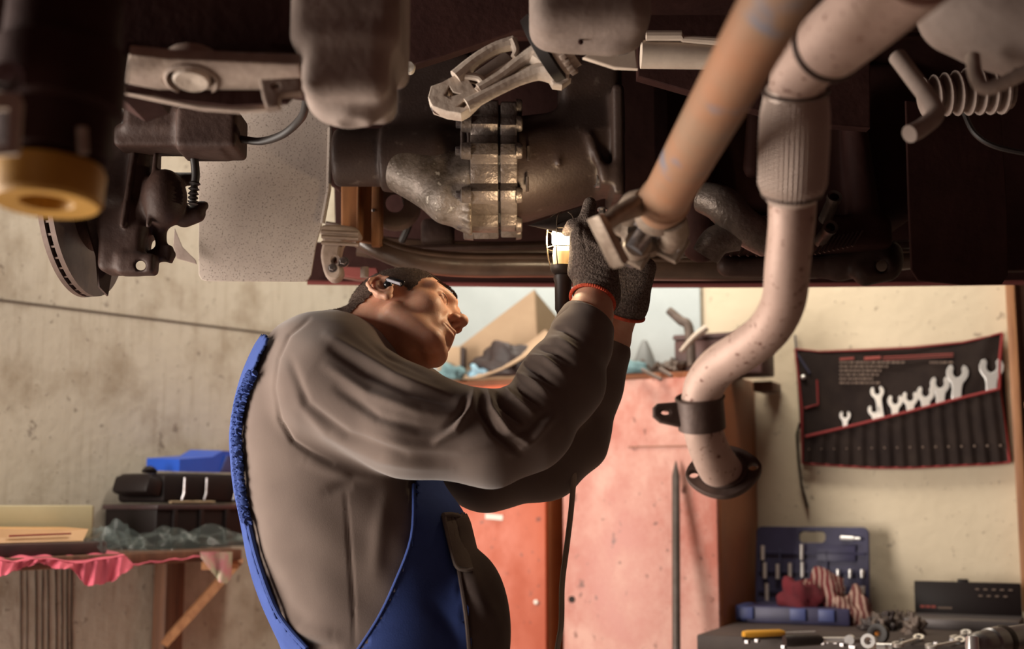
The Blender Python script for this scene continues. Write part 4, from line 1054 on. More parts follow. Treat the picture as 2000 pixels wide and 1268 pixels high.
mb = MB(); q = spline([at(378, 300, 2.18), at(382, 340, 2.18), at(378, 376, 2.18), at(376, 400, 2.18)], 10)
mb.tube(q, [.0075 + (.0028*math.sin(k*2.2) if k > 14 else 0) for k in range(len(q))], 12); mb.build('bleed_hose', 'rubber_black', kn_)
plate('stone_guard', [(341, 446), (356, 482), (382, 508), (384, 516), (345, 505), (338, 480)], 2.50, .004, 'dusty_grey', car, bev=.0008)
plate('pale_strut', [(238, 186), (266, 186), (282, 262), (262, 265)], 2.5, .012, pbr('pale_blue_grey', (.42, .44, .50), rough=.5), car, bev=.002)
sg = plate('splash_guard', [(384, 130), (640, 130), (645, 250), (641, 372), (628, 440), (617, 480), (608, 536), (602, 546), (592, 550), (404, 549), (393, 546), (388, 536), (388, 400), (384, 260)], 2.52, .005, 'gritty_liner', car, bev=.0012)
MB().tube([at(645, 250, 2.515), at(642, 372, 2.515), at(630, 436, 2.515)], .005, 8).build('rolled_edge', 'gritty_liner', sg)
plate('inner_arch', [(-300, -100), (650, -100), (650, 175), (560, 190), (420, 190), (230, 186), (-300, 190)], 2.78, .02, 'under_black', car, bev=.002)
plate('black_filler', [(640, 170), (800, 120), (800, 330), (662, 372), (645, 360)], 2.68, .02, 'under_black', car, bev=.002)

# --- right-hand pieces near the lens: bent rods, bellows, big dusty casting
MB().tube(spline([at(1752, 110, 1.62), at(1782, 150, 1.60), at(1822, 205, 1.58), at(1826, 226, 1.57), at(1800, 250, 1.56), at(1776, 262, 1.55)], 8), .0115, 14).build('bent_rod', 'dusty_grey', car)
MB().tube(spline([at(1900, 110, 1.45), at(1906, 150, 1.44), at(1925, 172, 1.43), at(1965, 160, 1.42), at(2060, 110, 1.40)], 8), .0085, 14).build('bent_rod', 'dusty_beige', car)
q = [at(1800 + 170*k/40, 190 - 20*k/40 , 1.9) for k in range(41)]
MB().tube(q, [(.024+.012*k/40) + .007*math.sin(k*1.25) for k in range(41)], 22).build('bellows', 'dusty_grey', car)
def cast_r(P):
    d = seg(P, tuple(at(1880, 20, 1.5)), tuple(at(2080, 60, 1.45)), .055, .065)
    return smin(d, seg(P, tuple(at(1930, 70, 1.5)), tuple(at(1990, 90, 1.48)), .03, .03), .03)
sdf_part('differential_mount', cast_r, at(1760, 160, 1.5)+Vector((0, -.12, 0)), at(2200, -120, 1.5)+Vector((0, .1, 0)), .006, 'dusty_grey', car)
MB().tube([at(1240, -60, 1.9), at(1245, 60, 1.9)], .012, 8).build('rubber_hose', 'rubber_black', car)

# ------------------------------------------------------------------ propeller shaft, unbolted and hanging
pbr('shaft_rust', (0.33, 0.15, 0.075), (0.26, 0.165, 0.105), rough=0.62, metal=0.15, scale=7, c3=(.17, .16, .19), scale3=10, lo3=.58, hi3=.66, bump=0.2, bscale=60)
pbr('yoke_steel', (0.34, 0.27, 0.21), (0.19, 0.135, 0.10), rough=0.5, metal=0.4, scale=24, bump=0.3, bscale=100)
s0 = at(1296, 395, 1.60); s1 = at(1566, -90, 1.0); sa = (s1-s0).normalized(); SL = (s1-s0).length
shf = thing('propeller_shaft', at(1200, 470, 1.66), 'rusty propeller shaft hanging down with its flange yoke unbolted', 'drive shaft')
MB().lathe(s0, sa, [(-.030, .027), (-.012, .0310), (0, .0310), (.004, .0335), (.010, .0335), (.014, .0305), (SL+.5, .0305)], 40).build('tube', 'shaft_rust', shf)
su = Vector((0, -1, 0)); su = (su - sa*su.dot(sa)).normalized(); sw = sa.cross(su)
mb = MB(); mb.tube([s0 - sa*.026, s0 - sa*.050], [.0275, .030], 20)
for e in (1, -1):
    mb.tube([s0 - sa*.035 + sw*.020*e, s0 - sa*.060 + sw*.033*e, s0 - sa*.098 + sw*.034*e], [.020, .018, .020], 14)
mb.build('weld_yoke', 'yoke_steel', shf)
jx = s0 - sa*.090
mb = MB(); mb.tube([jx - sw*.050, jx + sw*.050], .013, 14); mb.tube([jx - su*.044, jx + su*.044], .013, 14); mb.build('cross_joint', 'steel_bolt', shf)
mb = MB(); fa_ = (sa*.80 + sw*-.35 + Vector((0, -.25, 0))).normalized(); fj = jx - sa*.040
fu2 = (su - fa_*su.dot(fa_)).normalized(); fw2 = fa_.cross(fu2)
for e in (1, -1): mb.tube([jx + su*.032*e, jx - sa*.022 + su*.032*e, fj + fu2*.022*e], [.019, .018, .020], 14)
Rf = Matrix((fw2, fu2, fa_)).transposed()
mb.box(fj, (.120, .040, .013), Rf, bev=.004); mb.box(fj, (.046, .100, .013), Rf, bev=.004); mb.lathe(fj, fa_, [(-.007, .0001), (-.007, .034), (.007, .034), (.012, .024)], 24)
fy = mb.build('flange_yoke', 'yoke_steel', shf)
for e in (1, -1):
    bolt(fj + fw2*.050*e - fa_*.007, -fa_, .007, .014, fy); bolt(fj + fu2*.041*e - fa_*.007, -fa_, .007, .014, fy)
plate('bolt_flange', [(1152, 424), (1164, 418), (1180, 436), (1226, 502), (1216, 516), (1206, 512)], 1.56, .03, 'yoke_steel', shf, bev=.003, yaw=.5)
MB().tube([at(1172, 446, 1.57), at(1205, 420, 1.58), at(1246, 402, 1.60)], [.012, .015, .018], 12, flat=.8).build('flange_arm', 'yoke_steel', shf)
# ------------------------------------------------------------------ exhaust front pipe, unbolted and hanging
pbr('exhaust_dusty', (0.52, 0.37, 0.31), (0.40, 0.27, 0.22), rough=0.6, metal=0.25, scale=7, c3=(.15, .065, .045), scale3=110, lo3=.62, hi3=.68, bump=0.15, bscale=60)
pbr('exhaust_dark', (0.055, 0.033, 0.027), (0.10, 0.064, 0.052), rough=0.55, metal=0.3, scale=14, bump=0.2, bscale=80)
def braid_mat():
    m = bpy.data.materials.new('steel_braid'); m.use_nodes = True; N = m.node_tree.nodes; L = m.node_tree.links; b = N['Principled BSDF']
    b.inputs['Base Color'].default_value = (.52, .41, .35, 1); b.inputs['Roughness'].default_value = .5; b.inputs['Metallic'].default_value = .35
    MATS['steel_braid'] = m
braid_mat()
ex = thing('exhaust_pipe', at(1410, 965, 1.78), 'dusty exhaust front pipe with braided flex joint and loose bolt flange', 'exhaust pipe')
pp = [(1548, 388, 1.50), (1546, 440, 1.51), (1538, 520, 1.54), (1530, 590, 1.58), (1500, 645, 1.62), (1450, 685, 1.66), (1405, 715, 1.70), (1377, 752, 1.73), (1369, 800, 1.75), (1376, 850, 1.765), (1392, 893, 1.79), (1410, 922, 1.825)]
P = spline([at(*q) for q in pp], 8)
MB().tube(P, lerps([.0285, .0275, .0275, .0275, .0275, .0275, .0275, .0275, .027, .027, .028, .030], 8), 32).build('pipe', 'exhaust_dusty', ex)
# flex joint: core, braid of crossing wires, end collars
fx0 = at(1555, 165, 1.42); fx1 = at(1546, 392, 1.50); fa = (fx1-fx0).normalized(); FL = (fx1-fx0).length
prof = [(0, .029), (.004, .0345), (.018, .0355), (.035, .0385), (FL*.5, .0395), (FL-.022, .039), (FL-.010, .034), (FL-.004, .0315), (FL, .029)]
fj_ = MB().lathe(fx0, fa, prof, 40).build('flex_joint', 'steel_braid', ex)
mb = MB(); fu = fa.orthogonal().normalized(); fw = fa.cross(fu)
pr = lambda h: float(np.interp(h, [q[0] for q in prof], [q[1] for q in prof]))
for k in range(44):
    a_ = 2*math.pi*k/44
    mb.tube([fx0 + fa*h + (fu*math.cos(a_)+fw*math.sin(a_))*(pr(h)+.0006) for h in [.014 + (FL-.026)*j/20 for j in range(21)]], .0011, 4, caps=False)
for j in range(38):
    h = .015 + (FL-.029)*j/37; q = ring(fx0 + fa*h, fa, pr(h)+.0003, pr(h)+.0003, 88)
    mb.tube([p + (p-(fx0+fa*h)).normalized()*(.0009 if (k//2+j) % 2 else -.0004) for k, p in enumerate(q)], .0011, 4, closed=True)
o = mb.build('braid_wire', 'steel_braid', fj_); tag(o, 'woven steel braid', kind='stuff')
for h, r_ in ((.008, .0365), (FL-.010, .0350)): MB().tube(ring(fx0 + fa*h, fa, r_, r_, 40), .0022, 8, closed=True).build('braid_band', 'exhaust_dark', fj_)
# elbow into the rear pipe, welded sleeve
u0 = at(1600, 110, 1.36); rp = spline([fx0 + fa*.01, at(1562, 145, 1.40), at(1585, 118, 1.37), at(1640, 70, 1.30), at(1760, -30, 1.16), at(1900, -160, 1.0)], 8)
MB().tube(rp, lerps([.031, .032, .033, .034, .034, .034], 8), 32).build('rear_pipe', 'exhaust_dusty', ex)
sl = spline([at(1622, 86, 1.32), at(1690, 28, 1.24), at(1800, -70, 1.10)], 8)
MB().tube(sl, lerps([.0385, .040, .040], 8), 32).build('sleeve', 'exhaust_dusty', ex)
MB().tube(ring(at(1617, 90, 1.325), (at(1690, 28, 1.24)-at(1622, 86, 1.32)), .038, .038, 36), .0035, 8, closed=True).build('weld_bead', 'exhaust_dark', ex)
# clamp with its ear
ck = at(1369, 806, 1.752); ca2 = (at(1376, 850, 1.76)-at(1369, 760, 1.74)).normalized()
cl = MB().lathe(ck, ca2, [(-.022, .0285), (-.022, .0320), (.022, .0325), (.022, .0290)], 40).build('clamp', 'exhaust_dark', ex)
plate('clamp_ear', [(1276, 796), (1284, 788), (1330, 784), (1345, 780), (1345, 834), (1326, 834), (1290, 826), (1276, 814)], 1.745, .014, 'exhaust_dark', cl, bev=.003, holes=[circ(1300, 806, 8, 4, 14)])
MB().tube(ring(ck - ca2*.021, ca2, .0325, .0325, 36), .0022, 6, closed=True).build('clamp_rim', 'exhaust_dark', cl)
# oval two-bolt flange
fc = at(1413, 922, 1.828); n_ = Vector((.20, .74, -.62)).normalized()
e1 = Vector((1, 0, -.02)); e1 = (e1 - n_*e1.dot(n_)).normalized(); e2 = n_.cross(e1)
out = []
for k in range(60):
    a_ = 2*math.pi*k/60; c_, s_ = math.cos(a_), math.sin(a_)
    out.append((.054*c_*(1-.10*s_*s_), (.047*abs(s_)**1.25*(1 if s_ >= 0 else -1))))
T_ = Matrix.Translation(fc) @ Matrix((e1, e2, n_)).transposed().to_4x4()
fo_ = plate_local('flange', out, [circ(-.042, 0, .0075, n=16), circ(.042, 0, .0075, n=16), circ(0, 0, .022, n=24)], .009, .001, T_, 'exhaust_dark', ex)
MB().tube(ring(fc - n_*.006, n_, .031, .031, 36), .004, 8, closed=True).build('weld_bead', 'exhaust_dark', ex)
# ------------------------------------------------------------------ furniture and tools along the walls
def cab_mat(name, c1, c2, c3):
    pbr(name, c1, c2, rough=.42, scale=5.5, lo=.4, hi=.62, c3=c3, scale3=34, lo3=.64, hi3=.72, bump=.08, bscale=25, rough2=.6, stretch=(1, 1, .8))
cab_mat('paint_faded_red', (.46, .155, .115), (.64, .36, .30), (.15, .05, .035))
cab_mat('paint_orange_red', (.52, .10, .035), (.44, .08, .03), (.18, .04, .02))
pbr('paint_red_shade', (.30, .10, .035), (.22, .07, .025), rough=.5, scale=4)  # red paint darkened to brown: the shade on the cabinet side is in it
pbr('dark_gap', (.02, .012, .010), rough=.8)
CT = 1.60                                    # cabinet top
def cabinet(x0, x1, front, side, label, details):
    c = thing('metal_cabinet', TB @ Vector(((x0+x1)/2, -.225, 0)), label, 'cabinet', None)
    MB(TB).box(((x0+x1)/2, -.218, CT/2), (x1-x0, .424, CT), bev=.004).build('body', side, c)
    d = MB(TB).box(((x0+x1)/2, -.440, CT/2-.005), (x1-x0-.012, .020, CT-.03), bev=.003).build('door', front, c)
    details(c, d)
    return c
xR = -.4635; xL = xR-.488
def det_r(c, d):
    p = onwall(TB, 1117, 1171, .45); MB(TB).lathe(p, (0, -1, 0), [(-.002, .010), (.003, .010), (.003, .004), (.001, .0001)], 16).build('lock', 'dark_gap', d)
    p = onwall(TB, 1290, 872, .45); MB(TB).box(p, (.20, .003, .004)).build('seam', 'paint_red_shade', d)
cabinet(xL, xR, 'paint_faded_red', 'paint_red_shade', 'tall faded pinkish-red metal cabinet with its side shaded brown', det_r)
def det_l(c, d):
    p = onwall(TB, 1047, 1176, .45); MB(TB).lathe(p, (0, -1, 0), [(-.002, .007), (.004, .007), (.005, .0001)], 16).build('door_knob', 'plug_white', d)
    p = onwall(TB, 965, 1010, .452); MB(TB).box(p, (.06, .002, .016), Matrix.Rotation(.08, 3, 'Y')).build('paper_label', 'plug_white', d)
cabinet(xL-.045-.55, xL-.045, 'paint_orange_red', 'paint_red_shade', 'orange-red metal cabinet behind the mechanic\'s bib, with a small white knob', det_l)
# steel bar leaning on the faded cabinet
pbr('bar_steel', (.13, .105, .095), (.085, .065, .055), rough=.5, metal=.5, scale=20)
tp = onwall(TB, 1320, 900, .468); bt = onwall(TB, 1321, 1268, .58); dr = (bt-tp); bt = tp + dr*(tp.z/-dr.z)
L_ = (bt-tp).length
tag(MB(TB).lathe(tp, bt-tp, [(0, .0012), (.02, .006), (.045, .0115), (L_, .0115), (L_, .0001)], 16).build('pry_bar', 'bar_steel'),
    'pointed grey steel bar leaning against the faded red cabinet', 'steel bar')

# --- on top of the cabinets
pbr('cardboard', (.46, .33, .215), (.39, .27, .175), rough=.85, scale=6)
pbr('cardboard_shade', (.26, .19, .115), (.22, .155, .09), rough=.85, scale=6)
pbr('leather_dark', (.05, .032, .030), (.025, .016, .016), rough=.55, scale=14, bump=.4, bscale=30)
pbr('teal_cloth', (.16, .27, .29), (.10, .18, .20), rough=.85, scale=10)
pbr('sky_bag', (.30, .50, .62), (.22, .38, .50), rough=.35, scale=12)
pbr('greasy_metal', (.075, .055, .045), (.16, .12, .10), rough=.55, metal=.4, scale=18, bump=.3, bscale=60)
pbr('maroon_box', (.085, .035, .030), (.055, .024, .022), rough=.5, scale=6)
def onz(T, px, py, z):
    r = ray(px, py); k = (z-CZ)/r.z; return T.inverted() @ (Vector((0, 0, CZ)) + r*k)
def sheet(mb, corners, thick): mb.prism(corners, thick); return mb
W_ = lambda px, py, d: onwall(TB, px, py, d)
bx_ = thing('cardboard_box', TB @ Vector((W_(1000, 720, .3).x, -.3, CT)), 'large tan cardboard box standing open on the orange-red cabinet', 'box')
def zc(v, z=CT): return Vector((v.x, v.y, z))
A0, A1, A2 = W_(880, 690, .40), W_(1043, 566, .30), W_(1052, 700, .30)
MB(TB).prism([A0, A1, zc(A2), zc(A0)], (0.002, .008, 0)).build('panel', 'cardboard', bx_)
B1, B2 = W_(1112, 648, .12), W_(1118, 700, .12)
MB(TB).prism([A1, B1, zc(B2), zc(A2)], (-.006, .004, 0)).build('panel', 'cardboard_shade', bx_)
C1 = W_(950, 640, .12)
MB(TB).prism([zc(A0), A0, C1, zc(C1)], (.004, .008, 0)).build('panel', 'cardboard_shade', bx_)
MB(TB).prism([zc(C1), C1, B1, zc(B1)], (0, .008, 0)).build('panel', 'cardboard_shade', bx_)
q = W_(888, 690, .43)
sb_ = thing('cardboard_box', TB @ Vector((q.x, q.y, CT)), 'small cardboard box with a dark end, beside the large open box', 'box')
MB(TB).box((q.x-.015, -.43, CT+.055), (.075, .05, .11), Matrix.Rotation(.25, 3, 'Z'), bev=.002).build('carton', 'cardboard', sb_)
MB(TB).box((q.x+.027, -.418, CT+.055), (.010, .046, .106), Matrix.Rotation(.25, 3, 'Z'), bev=.002).build('end_flap', 'leather_dark', sb_)
def lump(name, T, c, r, mat, seed=0, amp=.25, f=3.0, parent=None, flat=True, seg_=28, ring_=18):
    rr = random.Random(seed); ph = [rr.uniform(0, 6.28) for _ in range(9)]
    bm = bmesh.new(); bmesh.ops.create_uvsphere(bm, u_segments=seg_, v_segments=ring_, radius=1.0)
    for v in bm.verts:
        x, y, z = v.co
        k = 1 + amp*(math.sin(f*x*1.7+ph[0])*math.sin(f*y*1.3+ph[1]) + .6*math.sin(f*2.1*z+ph[2]+f*x) + .35*math.sin(f*4*x+ph[3])*math.sin(f*3.6*z+ph[4]) + .25*abs(math.sin(f*3*y+2*x*f+ph[5])))
        v.co = Vector((x*r[0]*k, y*r[1]*k, z*r[2]*k))
        if flat and v.co.z < -.45*r[2]: v.co.z = -.45*r[2]
        v.co += Vector(c) + Vector((0, 0, .45*r[2] if flat else 0))
    mb = MB(T); mb.bm.free(); mb.bm = bm
    return mb.build(name, mat, parent, sharp=0, smooth=True)
p = W_(975, 690, .44); tag(lump('leather_jacket', TB, (p.x, -.422, CT+.012), (.095, .022, .060), 'leather_dark', 3, .35), 'crumpled black leather bundle on the orange-red cabinet', 'jacket')
# curved cardboard offcut along the cabinet edge
def off(u, v):
    x = 886 + 190*u - 14*v; yb = 747 - 20*u - 66*u**2.2; yt = yb - 24 + 6*u; a = W_(x, yb*(1-v)+yt*v, .455 - .03*v); return Vector((a.x, a.y + .02*math.sin(v*2.5), max(CT+.003, a.z)))
tag(MB(TB).grid(off, 24, 6, .004).build('cardboard_offcut', 'cardboard'), 'curled strip of tan cardboard lying along the orange-red cabinet edge', 'cardboard')
p = W_(930, 706, .45); tag(lump('plastic_bag', TB, (p.x, -.425, CT+.01), (.030, .018, .028), 'sky_bag', 5, .4), 'small sky-blue plastic bag beside the black bundle', 'plastic bag')
p = W_(880, 712, .45); tag(lump('teal_rag', TB, (p.x, -.46, CT+.003), (.045, .022, .030), 'teal_cloth', 6, .35), 'dull teal rag in front of the small cardboard box', 'rag')
p = W_(1232, 712, .43); tag(lump('teal_rag', TB, (p.x, -.43, CT), (.050, .03, .026), 'teal_cloth', 9, .15), 'flat teal rag folded on the faded red cabinet', 'rag')
p = W_(1252, 640, .25)
mb = MB(TB); mb.lathe((p.x, -.22, CT), (0, 0, 1), [(0, .05), (.01, .048), (.06, .034), (.10, .020), (.125, .008), (.128, .0001)], 24); tag(mb.build('grease_funnel', pbr('funnel_grey', (.16, .17, .17), rough=.5)), 'grey cone-shaped funnel upturned among the greasy parts', 'funnel')
# greasy parts: gears, rings, rods
rnd = random.Random(11)
for i in range(15):
    px_ = rnd.uniform(1205, 1345); d = rnd.uniform(.12, .38); p = W_(px_, 700, d); z = CT + rnd.choice((.0, .0, .018))
    kind = i % 3
    if kind == 0:
        r_ = rnd.uniform(.018, .03); mb = MB(TB); mb.lathe((p.x, p.y, z+.012), Vector((rnd.uniform(-.4, .4), rnd.uniform(-.8, -.1), 1)), [(-.009, r_*.45), (-.009, r_), (.009, r_), (.009, r_*.45), (-.009, r_*.45)], 20)
        tag(mb.build('gear_ring', 'greasy_metal'), 'greasy steel ring in the scrap heap on the faded red cabinet', 'ring', 'greasy scrap parts on the cabinet')
    elif kind == 1:
        e = Vector((rnd.uniform(-1, 1), rnd.uniform(-.5, .5), rnd.uniform(.1, .8))).normalized()*rnd.uniform(.05, .09); b0 = Vector((p.x, p.y, z+.010))
        mb = MB(TB); mb.tube([b0, b0+e*.5, b0+e], [.010, .007, .011], 10); tag(mb.build('scrap_rod', 'greasy_metal'), 'greasy steel rod in the scrap heap on the faded red cabinet', 'rod', 'greasy scrap parts on the cabinet')
    else:
        tag(lump('scrap_casting', TB, (p.x, p.y, z), (.030, .028, .030), 'greasy_metal', i, .35, 4), 'lumpy greasy casting in the scrap heap on the faded red cabinet', 'scrap part', 'greasy scrap parts on the cabinet')
q0, q1 = W_(1316, 640, .30), W_(1486, 640, .30)
mx_ = thing('maroon_case', TB @ Vector(((q0.x+q1.x)/2, -.30, CT)), 'dark maroon metal case on the faded red cabinet under the scrap pipe', 'case')
MB(TB).box(((q0.x+q1.x)/2, -.22, CT+.055), (q1.x-q0.x, .16, .11), bev=.006).build('case_body', 'maroon_box', mx_)
MB(TB).box(((q0.x+q1.x)/2, -.22, CT+.118), (q1.x-q0.x+.008, .168, .016), bev=.005).build('case_lid', 'maroon_box', mx_)
a_, b_ = W_(1306, 606, .36), W_(1345, 640, .36); c_ = W_(1318, 690, .36)
tag(MB(TB).tube(spline([a_, (a_*.4+b_*.6), b_, Vector((b_.x+.01, -.37, CT+.02))], 6), lerps([.012, .014, .015, .014], 6), 14).build('scrap_pipe', 'greasy_metal'), 'short greasy pipe sticking up beside the maroon case', 'pipe')
a_, b_ = W_(1380, 640, .42), W_(1330, 690, .44)
tag(MB(TB).tube(spline([a_, (a_+b_)/2 + Vector((0, 0, .008)), b_ + Vector((0, 0, .004))], 6), lerps([.016, .013, .010], 6), 12, flat=.7).build('scrap_lever', 'alloy_clean'), 'pale metal lever lying against the maroon case', 'lever')
for k, (x, y, x2, y2) in enumerate(((1255, 722, 1292, 742), (1290, 722, 1312, 735))):
    a_, b_ = W_(x, y, .462), W_(x2, y2, .468); tag(MB(TB).tube([zc(a_, CT+.006) + Vector((-.01, .08, 0)), zc(a_, CT+.006), b_], .006, 8).build('bent_bracket', 'greasy_metal'), ['longer bent steel bracket drooping over the faded cabinet edge', 'shorter bent steel bracket drooping over the faded cabinet edge'][k], 'bracket')
q = W_(1474, 705, .10); tag(MB(TB).box((q.x+.03, -.07, 1.575), (.06, .12, .03), bev=.003).build('wall_bracket', 'old_timber'), 'small dark wooden wall bracket beside the faded red cabinet', 'bracket')

# --- wrench pouch on the back wall
pbr('pouch_cloth', (.026, .017, .014), (.016, .010, .009), rough=.8, spec=.15, scale=12, bump=.15, bscale=300)
pbr('pouch_trim', (.22, .014, .014), rough=.7)
pbr('pouch_print', (.16, .11, .085), rough=.8); pbr('pouch_print_red', (.25, .05, .04), rough=.8)
pbr('chrome', (.86, .85, .84), rough=.28, metal=.75)
po_ = thing('wrench_pouch', TB @ Vector((W_(1765, 905, 0).x, -.02, W_(1765, 905, 0).z)), 'black cloth wrench pouch with red binding nailed to the cream wall', 'tool pouch')
TOPL = [(1553, 682), (1600, 687), (1680, 684), (1780, 679), (1880, 669), (1930, 658), (1958, 650)]
BOTL = [(1567, 905), (1620, 909), (1700, 914), (1780, 914), (1860, 910), (1930, 907), (1973, 903)]
DIA = [(1573, 853), (1680, 828), (1780, 803), (1880, 777), (1951, 760)]
yi = lambda L, x: float(np.interp(x, [q[0] for q in L], [q[1] for q in L]))
def xedge(t, v): return (1553 + 418*t)*(1-v) + (1567+406*t)*v
def pouch(t, v):
    x0 = 1553 + 405*t; x1 = 1567 + 406*t; x = x0*(1-v)+x1*v; y = yi(TOPL, x0)*(1-v) + yi(BOTL, x1)*v
    d = .014 + .006*math.sin(v*3.14) + .004*math.sin(t*9+v*5) + .006*math.exp(-((t-.93+.25*v)/.035)**2)*(1-v) + .005*math.exp(-((t-.05-.35*v)/.05)**2)*(1-v)
    return W_(x, y, d)
MB(TB).grid(pouch, 60, 30, .0025).build('cloth', 'pouch_cloth', po_)
def pocket(t, v):
    x = 1574 + 378*t; xb = 1568 + 403*t; y0 = yi(DIA, x); y1 = yi(BOTL, xb)-2; xx = x*(1-v)+xb*v
    d = .040 + .0045*math.sin(t*2*math.pi*15)*(.6+.4*v) - .006*v; return W_(xx, y0*(1-v)+y1*v, d)
MB(TB).grid(pocket, 150, 8, .0025).build('pocket_panel', 'pouch_cloth', po_)
def trim(line, d, r=.0042):
    MB(TB).tube([W_(x, y, d) for x, y in line], r, 8, flat=1).build('red_binding', 'pouch_trim', po_)
trim(TOPL, .020, .0030); trim([(q[0], q[1]) for q in BOTL], .028, .0038); trim(DIA, .044, .0042)
trim([(1553, 682), (1560, 740), (1566, 800), (1567, 905)], .024, .0035); trim([(1958, 652), (1953, 700), (1952, 762), (1962, 830), (1972, 903)], .030, .0048)
trim([(1596, 742), (1598, 790), (1572, 798)], .024, .003)
for k in range(16):
    x = 1580 + 24.4*k + (k/15)**2*8; p = W_(x, 878-1*k*.5, .041); MB(TB).lathe(p, (0, -1, 0), [(0, .0022+.0001*k), (.002, .002+.0001*k), (.0025, .0001)], 10).build('size_mark', 'pouch_print', po_)
mb = MB(TB); mb.tube([W_(1553, 655, .012), W_(1556, 690, .018), W_(1572, 715, .024), W_(1582, 730, .026)], [.006, .006, .007, .006], 8, flat=.5); mb.build('hanging_strap', pbr('strap_blue', (.035, .035, .07), rough=.7), po_)
mb = MB(TB); mb.tube([W_(1562, 826, .016), W_(1556, 850, .014), W_(1560, 900, .012), W_(1566, 950, .012), W_(1578, 992, .012)], .0095, 8, flat=.35); mb.build('tie_strap', 'pouch_cloth', po_)
# printed size table: rows of tiny strokes, with a red headline band
mb = MB(TB); rr = random.Random(4)
for r_, (x0, x1, y) in enumerate(((1640, 1765, 708), (1640, 1730, 716), (1640, 1722, 724), (1640, 1712, 732), (1640, 1706, 740), (1640, 1712, 748), (1816, 1862, 708))):
    x = x0
    while x < x1:
        w_ = rr.uniform(3, 9); a_ = W_(x, y, .0285); b_ = W_(x+w_, y-.04*w_, .0285); mb.box((a_+b_)/2, ((b_-a_).length, .0012, .0055)); x += w_+rr.uniform(1.5, 3.5)
mb.build('printed_table', 'pouch_print', po_)
mb = MB(TB)
for x0, x1, y0, y1, h in ((1640, 1668, 702, 700, .007), (1688, 1720, 701, 699, .011), (1724, 1862, 698, 691, .004), (1724, 1862, 703, 696, .003)):
    a_ = W_(x0, y0, .029); b_ = W_(x1, y1, .0262); mb.tube([a_, b_], h/2, 6)
mb.build('printed_band', 'pouch_print_red', po_)
# open-ended spanners
def spanner(px_, py_, s, lean, label):
    """px_, py_: top of the jaw; s: jaw width in metres"""
    out = []; R = s/2
    jaw = [(-.50, .62), (-.62, .35), (-.60, .05), (-.46, -.22), (-.32, -.40), (-.27, -.75), (-.25, -2.6), (.25, -2.6), (.27, -.75), (.32, -.40), (.46, -.22), (.60, .05), (.62, .35), (.50, .62),
           (.32, .70), (.22, .52), (.26, .22), (.18, .02), (0, -.08), (-.18, .02), (-.26, .22), (-.22, .52), (-.32, .70)]
    c = W_(px_, py_, .0); T = TB @ Matrix.Translation((c.x, -.0300, c.z - .62*s)) @ Matrix.Rotation(lean, 4, 'Y') @ Matrix.Rotation(math.pi/2, 4, 'X')
    o = plate_local('open_end_spanner', [(x*s*.92, y*s*.88) for x, y in jaw], [], .0065, .0012, T, 'chrome')
    tag(o, label, 'spanner', 'spanners in the wrench pouch'); return o
spanner(1654, 805, .030, .02, 'smallest chrome spanner, alone at the short end of the pouch')
spanner(1711, 793, .034, -.08, 'short chrome spanner half hidden by a taller one in the pouch')
spanner(1717, 757, .036, -.12, 'slim chrome spanner standing taller than both its neighbours')
spanner(1751, 774, .040, .06, 'chrome spanner third smallest in the close row of the pouch')
spanner(1780, 767, .042, .03, 'chrome spanner fourth smallest in the close row of the pouch')
spanner(1810, 757, .046, .06, 'chrome spanner fifth smallest in the close row of the pouch')
spanner(1838, 738, .050, .02, 'second largest chrome spanner of the close row in the pouch')
spanner(1871, 715, .056, .08, 'largest chrome spanner of the close row in the pouch')
spanner(1937, 703, .060, .05, 'big chrome spanner standing alone in the last deep pocket')
p = W_(1569, 737, .030); tag(MB(TB).ball(p, (.008, .007, .008)).build('socket_adapter', 'chrome'), 'small bright chrome socket in the side pocket of the pouch', 'socket')

# --- workbench on the right
pbr('bench_dark', (.045, .028, .022), (.028, .017, .014), rough=.7, scale=8, bump=.3, bscale=40)
BZ = W_(1590, 1206, .10).z
bx0 = xR+.012; bx1 = 1.6
wb = thing('workbench', TB @ Vector(((bx0+bx1)/2, -.36, 0)), 'dark grimy workbench below the wrench pouch, covered with tools', 'workbench')
MB(TB).box(((bx0+bx1)/2, -.365, BZ-.022), (bx1-bx0, .73, .044), bev=.006).build('top', 'bench_dark', wb)
for x in (bx0+.05, bx1-.05):
    for y in (-.05, -.67): MB(TB).box((x, y, (BZ-.044)/2), (.06, .06, BZ-.044), bev=.004).build('leg', 'old_timber', wb)
MB(TB).box(((bx0+bx1)/2, -.67, BZ-.10), (bx1-bx0-.1, .03, .10), bev=.003).build('apron', 'old_timber', wb)
def TBL(px_, py_, h=0.0): q = onz(TB, px_, py_, BZ+h); return Vector((q.x, q.y, BZ+h))
# socket-set case: lid leaning back on the wall
pbr('case_navy', (.035, .032, .085), (.022, .020, .055), rough=.5, scale=10); pbr('case_blue', (.05, .065, .19), rough=.5)
l0, l1 = W_(1479, 1195, .10), W_(1701, 1195, .10); lz1 = W_(1590, 1034, .06).z; lw = l1.x-l0.x; lh = lz1-BZ
kc = thing('socket_case', TB @ Vector((l0.x+lw/2, -.2, BZ)), 'open navy-blue socket-set case, lid leaning on the cream wall', 'tool case')
tl_ = math.radians(-9); LT = TB @ Matrix.Translation((l0.x+lw/2, -.115, BZ+.03)) @ Matrix.Rotation(tl_, 4, 'X')
LP = LT @ Matrix.Rotation(math.pi/2, 4, 'X')
def rr_poly(x0, y0, x1, y1, r, n=5):
    o_ = []
    for cx, cy, a in ((x1-r, y1-r, 0), (x0+r, y1-r, 90), (x0+r, y0+r, 180), (x1-r, y0+r, 270)):
        for k in range(n+1): t = math.radians(a+90*k/n); o_.append((cx+r*math.cos(t), cy+r*math.sin(t)))
    return o_
